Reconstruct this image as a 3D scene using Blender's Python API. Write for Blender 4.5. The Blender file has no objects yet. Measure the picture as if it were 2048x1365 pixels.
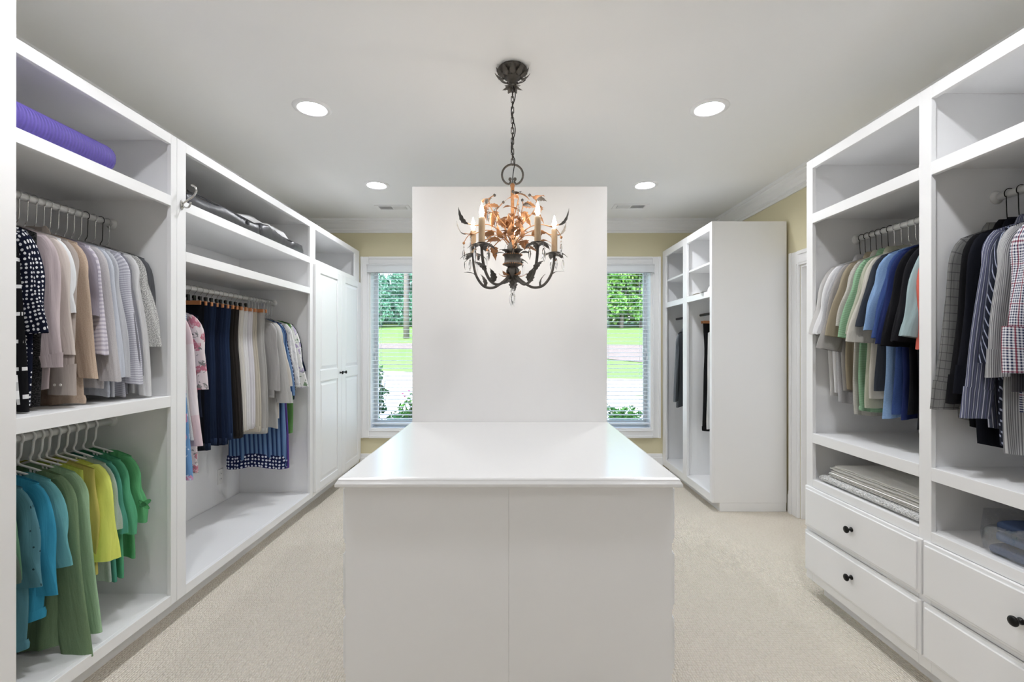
import bpy, bmesh, math, random
from mathutils import Vector, Matrix, noise as mnoise

random.seed(7)
C = bpy.context.scene.collection
SC = bpy.context.scene
PI = math.pi

# ------------------------------------------------------------------ camera, world, sun, exposure
F_PX = 933.0
CAM_H = 1.395
cam = bpy.data.objects.new('camera', bpy.data.cameras.new('camera'))
C.objects.link(cam)
cam.location = (0, 0, CAM_H)
cam.rotation_euler = (PI / 2, 0, 0)
cam.data.sensor_width = 36.0
cam.data.lens = F_PX * 36.0 / 2048.0
cam.data.shift_x = 2.0 / 2048.0
cam.data.shift_y = 9.5 / 2048.0
cam.data.clip_start = 0.05
cam.data.clip_end = 400
SC.camera = cam

world = bpy.data.worlds.new('world')
SC.world = world
world.use_nodes = True
wn = world.node_tree
wn.nodes.clear()
w_out = wn.nodes.new('ShaderNodeOutputWorld')
w_bg = wn.nodes.new('ShaderNodeBackground')
w_sky = wn.nodes.new('ShaderNodeTexSky')
w_sky.sky_type = 'NISHITA'
w_sky.sun_disc = False
w_sky.sun_elevation = math.radians(52)
w_sky.sun_rotation = math.radians(205)
w_sky.air_density = 1.2
w_sky.dust_density = 2.0
w_bg.inputs['Strength'].default_value = 0.95
wn.links.new(w_sky.outputs['Color'], w_bg.inputs['Color'])
wn.links.new(w_bg.outputs['Background'], w_out.inputs['Surface'])

sun = bpy.data.objects.new('sun', bpy.data.lights.new('sun', 'SUN'))
C.objects.link(sun)
sun.data.energy = 2.1
sun.data.angle = math.radians(0.8)
sun.data.color = (1.0, 0.96, 0.88)
sun.rotation_euler = (math.radians(38), 0, math.radians(-28))   # from behind the house, high up

LAMP_W = 124.0      # radiance of the recessed lamp lenses
BULB_W = 112.0      # radiance of the candle bulbs
SC.view_settings.view_transform = 'Standard'
SC.view_settings.look = 'None'
SC.view_settings.exposure = 0.42
SC.view_settings.gamma = 1.0
SC.view_settings.use_curve_mapping = False
SC.cycles.use_denoising = True
SC.cycles.max_bounces = 10
SC.cycles.diffuse_bounces = 7
SC.cycles.transparent_max_bounces = 16
SC.cycles.caustics_reflective = False
SC.cycles.caustics_refractive = False

# ------------------------------------------------------------------ helpers
def lin(c):
    def f(v):
        v = v / 255.0
        return v / 12.92 if v <= 0.04045 else ((v + 0.055) / 1.055) ** 2.4
    return (f(c[0]), f(c[1]), f(c[2]), 1.0)

class NT:
    """small node-tree writer"""
    def __init__(self, name):
        self.m = bpy.data.materials.new(name)
        self.m.use_nodes = True
        self.t = self.m.node_tree
        self.b = self.t.nodes['Principled BSDF']
        self.out = self.t.nodes['Material Output']
    def n(self, kind, **kw):
        nd = self.t.nodes.new(kind)
        for k, v in kw.items():
            setattr(nd, k, v)
        return nd
    def link(self, a, b):
        self.t.links.new(a, b)
    def val(self, sock, v):
        if hasattr(v, 'is_linked') or isinstance(v, bpy.types.NodeSocket):
            self.link(v, sock)
        else:
            sock.default_value = v
    def math(self, op, a, b=0.0, c=None):
        nd = self.n('ShaderNodeMath', operation=op)
        self.val(nd.inputs[0], a)
        self.val(nd.inputs[1], b)
        if c is not None:
            self.val(nd.inputs[2], c)
        return nd.outputs[0]
    def mix(self, fac, a, b, blend='MIX'):
        nd = self.n('ShaderNodeMix', data_type='RGBA', blend_type=blend)
        self.val(nd.inputs[0], fac)
        self.val(nd.inputs[6], a)
        self.val(nd.inputs[7], b)
        return nd.outputs[2]
    def noise(self, vec, scale, detail=3.0, rough=0.5):
        nd = self.n('ShaderNodeTexNoise')
        nd.inputs['Scale'].default_value = scale
        nd.inputs['Detail'].default_value = detail
        nd.inputs['Roughness'].default_value = rough
        if vec is not None:
            self.link(vec, nd.inputs['Vector'])
        return nd.outputs['Fac'], nd.outputs['Color']
    def bump(self, height, strength, dist=0.01):
        nd = self.n('ShaderNodeBump')
        nd.inputs['Strength'].default_value = strength
        nd.inputs['Distance'].default_value = dist
        self.link(height, nd.inputs['Height'])
        self.link(nd.outputs['Normal'], self.b.inputs['Normal'])
    def coord(self, which):
        return self.n('ShaderNodeTexCoord').outputs[which]
    def mapped(self, vec, scale=(1, 1, 1), rot=(0, 0, 0)):
        nd = self.n('ShaderNodeMapping')
        nd.inputs['Scale'].default_value = scale
        nd.inputs['Rotation'].default_value = rot
        self.link(vec, nd.inputs['Vector'])
        return nd.outputs[0]

def paint(name, c, rough=0.4, spec=0.5, bump=0.03, scale=60.0, streak=(1, 1, 1)):
    k = NT(name)
    k.b.inputs['Base Color'].default_value = lin(c)
    k.b.inputs['Roughness'].default_value = rough
    k.b.inputs['Specular IOR Level'].default_value = spec
    if bump:
        f, _ = k.noise(k.mapped(k.coord('Object'), streak), scale, 2.0)
        k.bump(f, bump, 0.004)
    return k.m

def metal(name, c, rough=0.35, metallic=1.0, c2=None, scale=40.0):
    k = NT(name)
    k.b.inputs['Base Color'].default_value = lin(c)
    k.b.inputs['Metallic'].default_value = metallic
    k.b.inputs['Roughness'].default_value = rough
    if c2 is not None:
        f, _ = k.noise(k.coord('Object'), scale, 4.0)
        k.link(k.mix(f, lin(c), lin(c2)), k.b.inputs['Base Color'])
        k.bump(f, 0.2, 0.003)
    return k.m

def emit(name, c, strength):
    k = NT(name)
    k.b.inputs['Base Color'].default_value = (0, 0, 0, 1)
    k.b.inputs['Emission Color'].default_value = c
    k.b.inputs['Emission Strength'].default_value = strength
    return k.m

def glassy(name, tint=(1, 1, 1, 1), ior=1.45, rough=0.02, gloss_max=0.9, base=0.04):
    """thin clear sheet: lets light through and reflects by angle"""
    k = NT(name)
    tr = k.n('ShaderNodeBsdfTransparent')
    tr.inputs['Color'].default_value = tint
    gl = k.n('ShaderNodeBsdfGlossy')
    gl.inputs['Roughness'].default_value = rough
    fr = k.n('ShaderNodeFresnel')
    fr.inputs['IOR'].default_value = ior
    mx = k.n('ShaderNodeMixShader')
    k.link(fr.outputs[0], mx.inputs[0])
    k.link(tr.outputs[0], mx.inputs[1])
    k.link(gl.outputs[0], mx.inputs[2])
    k.link(mx.outputs[0], k.out.inputs['Surface'])
    return k.m

def fabric(name, c, kind='plain', c2=None, c3=None, p=0.02, q=0.5, rough=0.9, scale=14.0):
    """cloth; UV is in metres (u round the garment, v down it)"""
    k = NT(name)
    uv = k.coord('UV')
    sep = k.n('ShaderNodeSeparateXYZ')
    k.link(uv, sep.inputs[0])
    u, v = sep.outputs[0], sep.outputs[1]
    def cloth(q):
        r, g_, b, _ = lin(q)
        y = 0.25 * r + 0.6 * g_ + 0.15 * b
        return (r + 0.16 * (y - r), g_ + 0.16 * (y - g_), b + 0.16 * (y - b), 1.0)
    base = cloth(c)
    d = cloth(c2) if c2 else base
    e = cloth(c3) if c3 else d
    def stripe(x, period, ratio):
        return k.math('LESS_THAN', k.math('FRACT', k.math('DIVIDE', x, period)), ratio)
    soft, _ = k.noise(uv, 9.0, 3.0)
    if kind == 'plain':
        col = base
    elif kind == 'heather':
        f, _ = k.noise(k.mapped(uv, (160, 420, 1)), 1.0, 4.0, 0.7)
        col = k.mix(k.math('MULTIPLY', k.math('SUBTRACT', f, 0.35), 2.2), base, d)
    elif kind == 'hstripe':
        wob, _ = k.noise(uv, 6.0, 1.0)
        col = k.mix(stripe(k.math('ADD', v, k.math('MULTIPLY', wob, 0.012)), p, q), base, d)
    elif kind == 'dash':
        a = k.math('MULTIPLY', stripe(v, p, q), stripe(k.math('ADD', u, k.math('MULTIPLY', v, 0.12)), 0.06, 0.72))
        col = k.mix(a, base, d)
    elif kind == 'vstripe':
        col = k.mix(stripe(u, p, q), base, d)
        if c3:
            col = k.mix(stripe(k.math('ADD', u, p * 0.45), p, q * 0.5), col, e)
    elif kind == 'dstripe':
        col = k.mix(stripe(k.math('ADD', u, k.math('MULTIPLY', v, -0.55)), p, q), base, d)
    elif kind == 'gingham':
        a, b = stripe(u, p, q), stripe(v, p, q)
        col = k.mix(k.math('MULTIPLY', k.math('ADD', a, b), 0.5), base, d)
        if c3:
            col = k.mix(k.math('MULTIPLY', stripe(u, p * 4.0, 0.10), 0.75), col, e)
            col = k.mix(k.math('MULTIPLY', stripe(v, p * 8.0, 0.05), 0.5), col, e)
    elif kind == 'plaid':
        col = k.mix(k.math('MULTIPLY', stripe(u, p, q), 0.6), base, d)
        col = k.mix(k.math('MULTIPLY', stripe(v, p, q), 0.6), col, d)
        f, _ = k.noise(k.mapped(uv, (500, 120, 1)), 1.0, 2.0)
        col = k.mix(k.math('MULTIPLY', f, 0.35), col, e)
    elif kind == 'dots':
        vo = k.n('ShaderNodeTexVoronoi', voronoi_dimensions='2D')
        vo.inputs['Scale'].default_value = 1.0 / p
        vo.inputs['Randomness'].default_value = 0.35
        k.link(uv, vo.inputs['Vector'])
        col = k.mix(k.math('LESS_THAN', vo.outputs['Distance'], q), base, d)
    elif kind == 'floral':
        vo = k.n('ShaderNodeTexVoronoi', voronoi_dimensions='2D')
        vo.inputs['Scale'].default_value = scale
        wv, wc = k.noise(uv, scale * 2.0, 3.0)
        k.link(k.mix(0.06, uv, wc, 'ADD'), vo.inputs['Vector'])
        n1, _ = k.noise(uv, scale * 1.6, 4.0, 0.65)
        n2, _ = k.noise(k.mapped(uv, (1, 1, 1), (0, 0, 1.1)), scale * 3.1, 3.0, 0.7)
        col = k.mix(k.math('LESS_THAN', vo.outputs['Distance'], q), base, d)
        col = k.mix(k.math('GREATER_THAN', n1, 0.58), col, e)
        col = k.mix(k.math('MULTIPLY', k.math('GREATER_THAN', n2, 0.57), 0.6), col, base)
    elif kind == 'tweed':
        f, _ = k.noise(k.mapped(uv, (170, 260, 1)), 1.0, 1.0)
        col = k.mix(k.math('GREATER_THAN', f, 0.5), base, d)
    elif kind == 'denim':
        f, _ = k.noise(k.mapped(uv, (9, 1.2, 1)), 1.0, 3.0)
        g, _ = k.noise(k.mapped(uv, (700, 200, 1)), 1.0, 2.0)
        col = k.mix(k.math('MULTIPLY', f, 0.55), base, d)
        col = k.mix(k.math('MULTIPLY', g, 0.25), col, d)
    else:
        col = base
    dark = k.n('ShaderNodeHueSaturation')
    k.val(dark.inputs['Color'], col)
    k.link(k.math('ADD', k.math('MULTIPLY', soft, 0.12), 0.94), dark.inputs['Value'])
    k.link(dark.outputs[0], k.b.inputs['Base Color'])
    k.b.inputs['Roughness'].default_value = rough
    k.b.inputs['Specular IOR Level'].default_value = 0.15
    wv, _ = k.noise(k.mapped(uv, (900, 900, 1)), 1.0, 1.0)
    cr, _ = k.noise(k.mapped(uv, (26, 4.5, 1)), 1.0, 3.0)
    k.bump(k.math('ADD', k.math('MULTIPLY', wv, 0.05), cr), 0.45, 0.016)
    return k.m

ORIG = {}
class MB:
    def __init__(self):
        self.v, self.f, self.uv = [], [], []
    def add(self, vs, fs, uvs=None):
        o = len(self.v)
        self.v += [tuple(p) for p in vs]
        for i, f in enumerate(fs):
            self.f.append([o + j for j in f])
            self.uv.append(uvs[i] if uvs else None)
        return self
    def box(self, x0, x1, y0, y1, z0, z1):
        x0, x1 = min(x0, x1), max(x0, x1)
        y0, y1 = min(y0, y1), max(y0, y1)
        z0, z1 = min(z0, z1), max(z0, z1)
        vs = [(x0, y0, z0), (x1, y0, z0), (x1, y1, z0), (x0, y1, z0), (x0, y0, z1), (x1, y0, z1), (x1, y1, z1), (x0, y1, z1)]
        return self.add(vs, [(3, 2, 1, 0), (4, 5, 6, 7), (0, 1, 5, 4), (1, 2, 6, 5), (2, 3, 7, 6), (3, 0, 4, 7)])
    def rings(self, rings, close=True, cap0=True, cap1=True, uvs=None):
        """rings: list of equal-length vertex rings"""
        n = len(rings[0])
        vs = [p for r in rings for p in r]
        fs, fu = [], []
        m = n if close else n - 1
        for i in range(len(rings) - 1):
            for j in range(m):
                k = (j + 1) % n
                fs.append((i * n + j, i * n + k, (i + 1) * n + k, (i + 1) * n + j))
                if uvs:
                    a, b = uvs[i], uvs[i + 1]
                    fu.append((a[j], a[j + 1], b[j + 1], b[j]))
        if cap0:
            fs.append(tuple(reversed(range(n))))
            fu.append([(0, 0)] * n)
        if cap1:
            fs.append(tuple((len(rings) - 1) * n + j for j in range(n)))
            fu.append([(0, 0)] * n)
        return self.add(vs, fs, fu if uvs else None)
    def tube(self, path, rad, seg=8, cap=True, flat=None):
        pts = [Vector(p) for p in path]
        rs = rad if isinstance(rad, (list, tuple)) else [rad] * len(pts)
        rings = []
        up = None
        for i, p in enumerate(pts):
            d = (pts[min(i + 1, len(pts) - 1)] - pts[max(i - 1, 0)])
            d = d.normalized() if d.length > 1e-9 else Vector((0, 0, 1))
            if up is None:
                up = Vector((0, 0, 1)) if abs(d.z) < 0.9 else Vector((0, 1, 0))
            s = d.cross(up)
            s = s.normalized() if s.length > 1e-6 else Vector((1, 0, 0))
            up = s.cross(d).normalized()
            k = flat if flat else 1.0
            rings.append([tuple(p + s * (math.cos(a) * rs[i]) + up * (math.sin(a) * rs[i] * k)) for a in [2 * PI * j / seg for j in range(seg)]])
        return self.rings(rings, True, cap, cap)
    def lathe(self, prof, c=(0, 0, 0), seg=20, axis='z', cap=True):
        rings = []
        for r, h in prof:
            ring = []
            for j in range(seg):
                a = 2 * PI * j / seg
                x, y = r * math.cos(a), r * math.sin(a)
                if axis == 'z':
                    ring.append((c[0] + x, c[1] + y, c[2] + h))
                elif axis == 'x':
                    ring.append((c[0] + h, c[1] + x, c[2] + y))
                else:
                    ring.append((c[0] + y, c[1] + h, c[2] + x))
            rings.append(ring)
        return self.rings(rings, True, cap, cap)
    def mesh(self, name, mat, org=(0, 0, 0), smooth=False, bevel=0.0):
        me = bpy.data.meshes.new(name)
        ox, oy, oz = org
        me.from_pydata([(a - ox, b - oy, c - oz) for a, b, c in self.v], [], self.f)
        if any(u for u in self.uv):
            l = me.uv_layers.new(name='UVMap')
            i = 0
            data = []
            for f, u in zip(self.f, self.uv):
                for j in range(len(f)):
                    data += list(u[j]) if u else [0.0, 0.0]
            l.data.foreach_set('uv', data)
        if bevel:
            bm = bmesh.new()
            bm.from_mesh(me)
            bmesh.ops.bevel(bm, geom=bm.edges[:], offset=bevel, segments=1, affect='EDGES', clamp_overlap=True)
            bm.to_mesh(me)
            bm.free()
        if smooth:
            me.shade_smooth()
        if mat:
            me.materials.append(mat)
        return me
    def build(self, name, mat, parent=None, smooth=False, bevel=0.0, org=None):
        o_ = ORIG.get(parent.name, (0, 0, 0)) if parent else (org or (0, 0, 0))
        o = bpy.data.objects.new(name, self.mesh(name, mat, o_, smooth, bevel))
        C.objects.link(o)
        if parent:
            o.parent = parent
            ORIG[o.name] = o_
        elif org:
            o.location = org
            ORIG[o.name] = org
        return o

def tag(o, label=None, cat=None, group=None, kind=None):
    if label: o['label'] = label
    if cat: o['category'] = cat
    if group: o['group'] = group
    if kind: o['kind'] = kind
    return o

def thing(name, loc, label, cat, group=None, rz=0.0):
    o = bpy.data.objects.new(name, None)
    o.empty_display_size = 0.1
    C.objects.link(o)
    o.location = loc
    o.rotation_euler = (0, 0, rz)
    ORIG[o.name] = tuple(loc)
    return tag(o, label, cat, group)

def bx(name, mat, parent, x0, x1, y0, y1, z0, z1, bevel=0.0015):
    return MB().box(x0, x1, y0, y1, z0, z1).build(name, mat, parent, bevel=bevel)

def put(name, me, parent, loc=(0, 0, 0), rot=None, scale=None, matrix=None):
    """an object on shared mesh data under a parent (loc relative to the parent)"""
    o = bpy.data.objects.new(name, me)
    C.objects.link(o)
    o.parent = parent
    if matrix is not None:
        o.matrix_local = matrix
    else:
        o.location = loc
        if rot: o.rotation_euler = rot
        if scale: o.scale = scale
    return o

def struct(name, mb, mat, parent=None, bevel=0.0, smooth=False):
    o = mb.build(name, mat, parent, smooth, bevel)
    if not parent:
        o['kind'] = 'structure'
    return o

def bez(pts, n=12):
    """Catmull-Rom through points"""
    P = [Vector(p) for p in pts]
    P = [P[0] * 2 - P[1]] + P + [P[-1] * 2 - P[-2]]
    out = []
    for i in range(1, len(P) - 2):
        for j in range(n):
            t = j / n
            a, b, c, d = P[i - 1], P[i], P[i + 1], P[i + 2]
            out.append(0.5 * ((2 * b) + (-a + c) * t + (2 * a - 5 * b + 4 * c - d) * t * t + (-a + 3 * b - 3 * c + d) * t ** 3))
    out.append(P[-2])
    return out

# ------------------------------------------------------------------ materials
M = {}
M['white'] = paint('white_enamel', (240, 240, 240), 0.42, 0.4, 0.03, 30, (1, 1, 0.15))
M['white_side'] = paint('white_wall_paint', (238, 237, 236), 0.5, 0.35, 0.08, 16, (3, 3, 0.3))
M['counter'] = paint('white_lacquer', (230, 230, 229), 0.2, 0.5, 0.02, 14)
M['ceiling'] = paint('ceiling_paint', (240, 240, 239), 0.85, 0.2, 0.03, 90)
M['wall'] = paint('khaki_wall_paint', (221, 213, 180), 0.7, 0.25, 0.04, 120)
M['trim'] = paint('white_trim', (241, 241, 241), 0.35, 0.45, 0.0)
k = NT('white_vinyl')
k.b.inputs['Base Color'].default_value = lin((249, 250, 250))
k.b.inputs['Roughness'].default_value = 0.45
_tl = k.n('ShaderNodeBsdfTranslucent'); _tl.inputs['Color'].default_value = lin((250, 251, 252))
_mx = k.n('ShaderNodeMixShader'); _mx.inputs[0].default_value = 0.5
k.link(k.b.outputs[0], _mx.inputs[1]); k.link(_tl.outputs[0], _mx.inputs[2]); k.link(_mx.outputs[0], k.out.inputs['Surface'])
M['blind'] = k.m
M['black'] = metal('black_iron', (26, 25, 24), 0.35, 0.6)
M['chrome'] = metal('brushed_nickel', (190, 188, 184), 0.22)
M['wire'] = metal('steel_wire', (205, 205, 205), 0.25)
M['rod'] = paint('white_rod', (226, 226, 224), 0.35, 0.5, 0.0)
M['plastic_white'] = paint('white_plastic', (232, 231, 229), 0.35, 0.5, 0.0)
M['plastic_black'] = paint('black_plastic', (22, 22, 23), 0.45, 0.4, 0.0)
M['plastic_red'] = paint('red_velvet', (196, 32, 30), 0.6, 0.3, 0.0)
M['clear'] = glassy('clear_plastic', (0.9, 0.91, 0.92, 1), 1.5, 0.08)
M['glass'] = glassy('window_glass', (0.97, 0.985, 0.98, 1), 1.35, 0.0)
M['dark'] = paint('dark_slot', (70, 70, 70), 0.8, 0.2, 0.0)
M['lamp'] = emit('lamp_lens', (0.97, 0.99, 1.04, 1), LAMP_W)
M['lamp_far'] = emit('lamp_lens_far', (0.97, 0.99, 1.04, 1), LAMP_W * 2.0)
M['lamp_fill'] = emit('lamp_lens_fill', (0.97, 0.99, 1.04, 1), LAMP_W * 0.42)  # for the unseen pair added as fill light
M['lamp_near'] = emit('lamp_lens_near', (0.97, 0.99, 1.04, 1), LAMP_W * 1.55)
M['bulb'] = emit('bulb_glow', (1.0, 0.93, 0.84, 1), BULB_W)

k = NT('wood_clamp')
f, _ = k.noise(k.mapped(k.coord('Object'), (6, 90, 90)), 1.0, 4.0)
k.link(k.mix(f, lin((176, 104, 62)), lin((206, 146, 96))), k.b.inputs['Base Color'])
k.b.inputs['Roughness'].default_value = 0.45
M['wood'] = k.m

# looped carpet: rows of small nubs
k = NT('berber_carpet')
co = k.coord('Object')
vo = k.n('ShaderNodeTexVoronoi', voronoi_dimensions='2D')
vo.inputs['Scale'].default_value = 92.0
vo.inputs['Randomness'].default_value = 0.45
k.link(k.mapped(co, (1.0, 0.72, 1)), vo.inputs['Vector'])
f1, _ = k.noise(co, 2.2, 4.0)
f2, _ = k.noise(co, 160.0, 2.0)
col = k.mix(vo.outputs['Distance'], lin((253, 246, 233)), lin((222, 210, 191)))
col = k.mix(k.math('MULTIPLY', f1, 0.35), col, lin((242, 232, 216)))
k.link(col, k.b.inputs['Base Color'])
k.b.inputs['Roughness'].default_value = 0.95
k.b.inputs['Specular IOR Level'].default_value = 0.1
k.bump(k.math('SUBTRACT', k.math('MULTIPLY', f2, 0.25), vo.outputs['Distance']), 1.0, 0.012)
M['carpet'] = k.m

# ------------------------------------------------------------------ room shell
XL, XR, YB, YN, H = -2.32, 2.335, 5.20, -1.6, 2.79
XFL, XFR = -1.677, 1.685          # faces of the cabinets
TOP = 2.44
WIN = [(-1.578, -0.62), (0.62, 1.570)]    # openings in the far wall
WZ0, WZ1 = 0.462, 2.293
struct('floor', MB().box(XL - 0.2, XR + 1.2, YN, YB + 0.2, -0.12, 0.0), M['carpet'])
LAMP_X = (-1.165, 1.162)
LAMP_Y = (0.10, 1.425, 2.735, 4.045)
cm_ = MB()
cx_ = [XL - 0.2] + [x + d for x in LAMP_X for d in (-0.0775, 0.0775)] + [XR + 1.2]
cy_ = [YN - 0.2] + [y + d for y in LAMP_Y for d in (-0.0775, 0.0775)] + [YB + 0.24]
for i in range(len(cx_) - 1):
    for j in range(len(cy_) - 1):
        if not (i % 2 == 1 and j % 2 == 1):
            cm_.box(cx_[i], cx_[i + 1], cy_[j], cy_[j + 1], H, H + 0.15)
struct('ceiling', cm_, M['ceiling'])
struct('wall_left', MB().box(XL - 0.15, XL, YN, YB, 0, H), M['wall'])
DY0, DY1, DZ = 2.86, 3.765, 2.045        # door opening in the right wall
struct('wall_right', MB().box(XR, XR + 0.14, YN, DY0, 0, H).box(XR, XR + 0.14, DY1, YB, 0, H).box(XR, XR + 0.14, DY0, DY1, DZ, H), M['wall'])
wb = MB()
xs = [XL - 0.15, WIN[0][0], WIN[0][1], WIN[1][0], WIN[1][1], XR + 0.14]
for i in range(5):
    if i in (1, 3):
        wb.box(xs[i], xs[i + 1], YB, YB + 0.24, -0.1, WZ0).box(xs[i], xs[i + 1], YB, YB + 0.24, WZ1, H)
    else:
        wb.box(xs[i], xs[i + 1], YB, YB + 0.24, -0.1, H)
struct('wall_back', wb, M['wall'])
struct('wall_front', MB().box(XL - 0.15, XR + 0.14, YN - 0.15, YN, 0, H), M['white_side'])
struct('bounce_wall_left', MB().box(XL, -1.70, YN, 1.40, 0, H), M['white_side'])  # unseen white block added to bounce light into the room
struct('bounce_wall_right', MB().box(1.75, XR, YN, 1.13, 0, H), M['white_side'])  # right-hand block, likewise added out of view for bounced light
# white painted end of the partition the picture looks past, by the left cabinets
ret = MB().box(XL, -1.604, 1.400, 1.515, 0, H)
struct('wall_entry', ret, M['white_side'], bevel=0.003)

def extrude_profile(prof, p0, p1, nrm):
    """prof: (out from wall, height) points; run from p0 to p1 (x, y); nrm points into the room"""
    r0 = [(p0[0] + nrm[0] * d, p0[1] + nrm[1] * d, z) for d, z in prof]
    r1 = [(p1[0] + nrm[0] * d, p1[1] + nrm[1] * d, z) for d, z in prof]
    return MB().rings([r0, r1], True, True, True)
CROWN = [(0, H - 0.138), (0.013, H - 0.138), (0.016, H - 0.120), (0.028, H - 0.114), (0.030, H - 0.100), (0.046, H - 0.082), (0.062, H - 0.052), (0.082, H - 0.036), (0.086, H - 0.026), (0.100, H - 0.022), (0.104, H), (0, H)]
struct('trim_1', extrude_profile(CROWN, (XL, YB), (XR, YB), (0, -1)), M['trim'])
struct('trim_2', extrude_profile(CROWN, (XR, YN), (XR, YB), (-1, 0)), M['trim'])
struct('trim_3', extrude_profile(CROWN, (XL, YN), (XL, YB), (1, 0)), M['trim'])
BASE = [(0, 0), (0.018, 0), (0.018, 0.150), (0.013, 0.158), (0.013, 0.172), (0.006, 0.192), (0, 0.194)]
struct('baseboard_back', extrude_profile(BASE, (XFL, YB), (XFR, YB), (0, -1)), M['trim'])
struct('baseboard_right', extrude_profile(BASE, (XR, DY1 + 0.10), (XR, 3.91), (-1, 0)), M['trim'])

# door in the right wall: casing, jamb, leaf
d1 = bpy.data.objects.new('door_1', None); C.objects.link(d1); d1['kind'] = 'structure'
d1.location = (XR, DY1, 0); ORIG['door_1'] = (XR, DY1, 0)
CW = 0.115
for nm, a in (('casing', (DY1, DY1 + CW, 0, DZ + CW)), ('casing', (DY0 - CW, DY0, 0, DZ + CW)), ('casing', (DY0, DY1, DZ, DZ + CW))):
    y0, y1, z0, z1 = a
    m_ = MB().box(XR - 0.018, XR, y0, y1, z0, z1)
    if z0 == 0:
        out = y1 if y0 == DY1 else y0
        s = -1 if y0 == DY1 else 1
        m_.box(XR - 0.028, XR - 0.018, out, out + s * 0.030, z0, z1)
        m_.box(XR - 0.023, XR - 0.018, out + s * 0.086, out + s * 0.100, z0, z1 - CW + 0.012)
    else:
        m_.box(XR - 0.028, XR - 0.018, y0, y1, z1 - 0.030, z1)
        m_.box(XR - 0.023, XR - 0.018, y0, y1, z0 + 0.014, z0 + 0.028)
    m_.build(nm, M['trim'], d1, bevel=0.003)
MB().box(XR, XR + 0.14, DY1 - 0.018, DY1, 0, DZ).box(XR + 0.05, XR + 0.09, DY1 - 0.03, DY1 - 0.018, 0, DZ).build('jamb', M['trim'], d1, bevel=0.002)
MB().box(XR, XR + 0.14, DY0, DY0 + 0.018, 0, DZ).build('jamb', M['trim'], d1, bevel=0.002)
MB().box(XR, XR + 0.14, DY0 + 0.018, DY1 - 0.018, DZ - 0.018, DZ).build('jamb', M['trim'], d1, bevel=0.002)
leaf = MB().box(XR + 0.092, XR + 0.130, DY0 + 0.02, DY1 - 0.02, 0.008, DZ - 0.02).build('door_leaf', M['trim'], d1, bevel=0.002)
for (z0, z1) in ((0.2, 0.92), (1.05, 1.9)):
    MB().box(XR + 0.086, XR + 0.092, DY0 + 0.14, DY1 - 0.14, z0, z1).build('door_panel', M['trim'], leaf, bevel=0.004)

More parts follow.
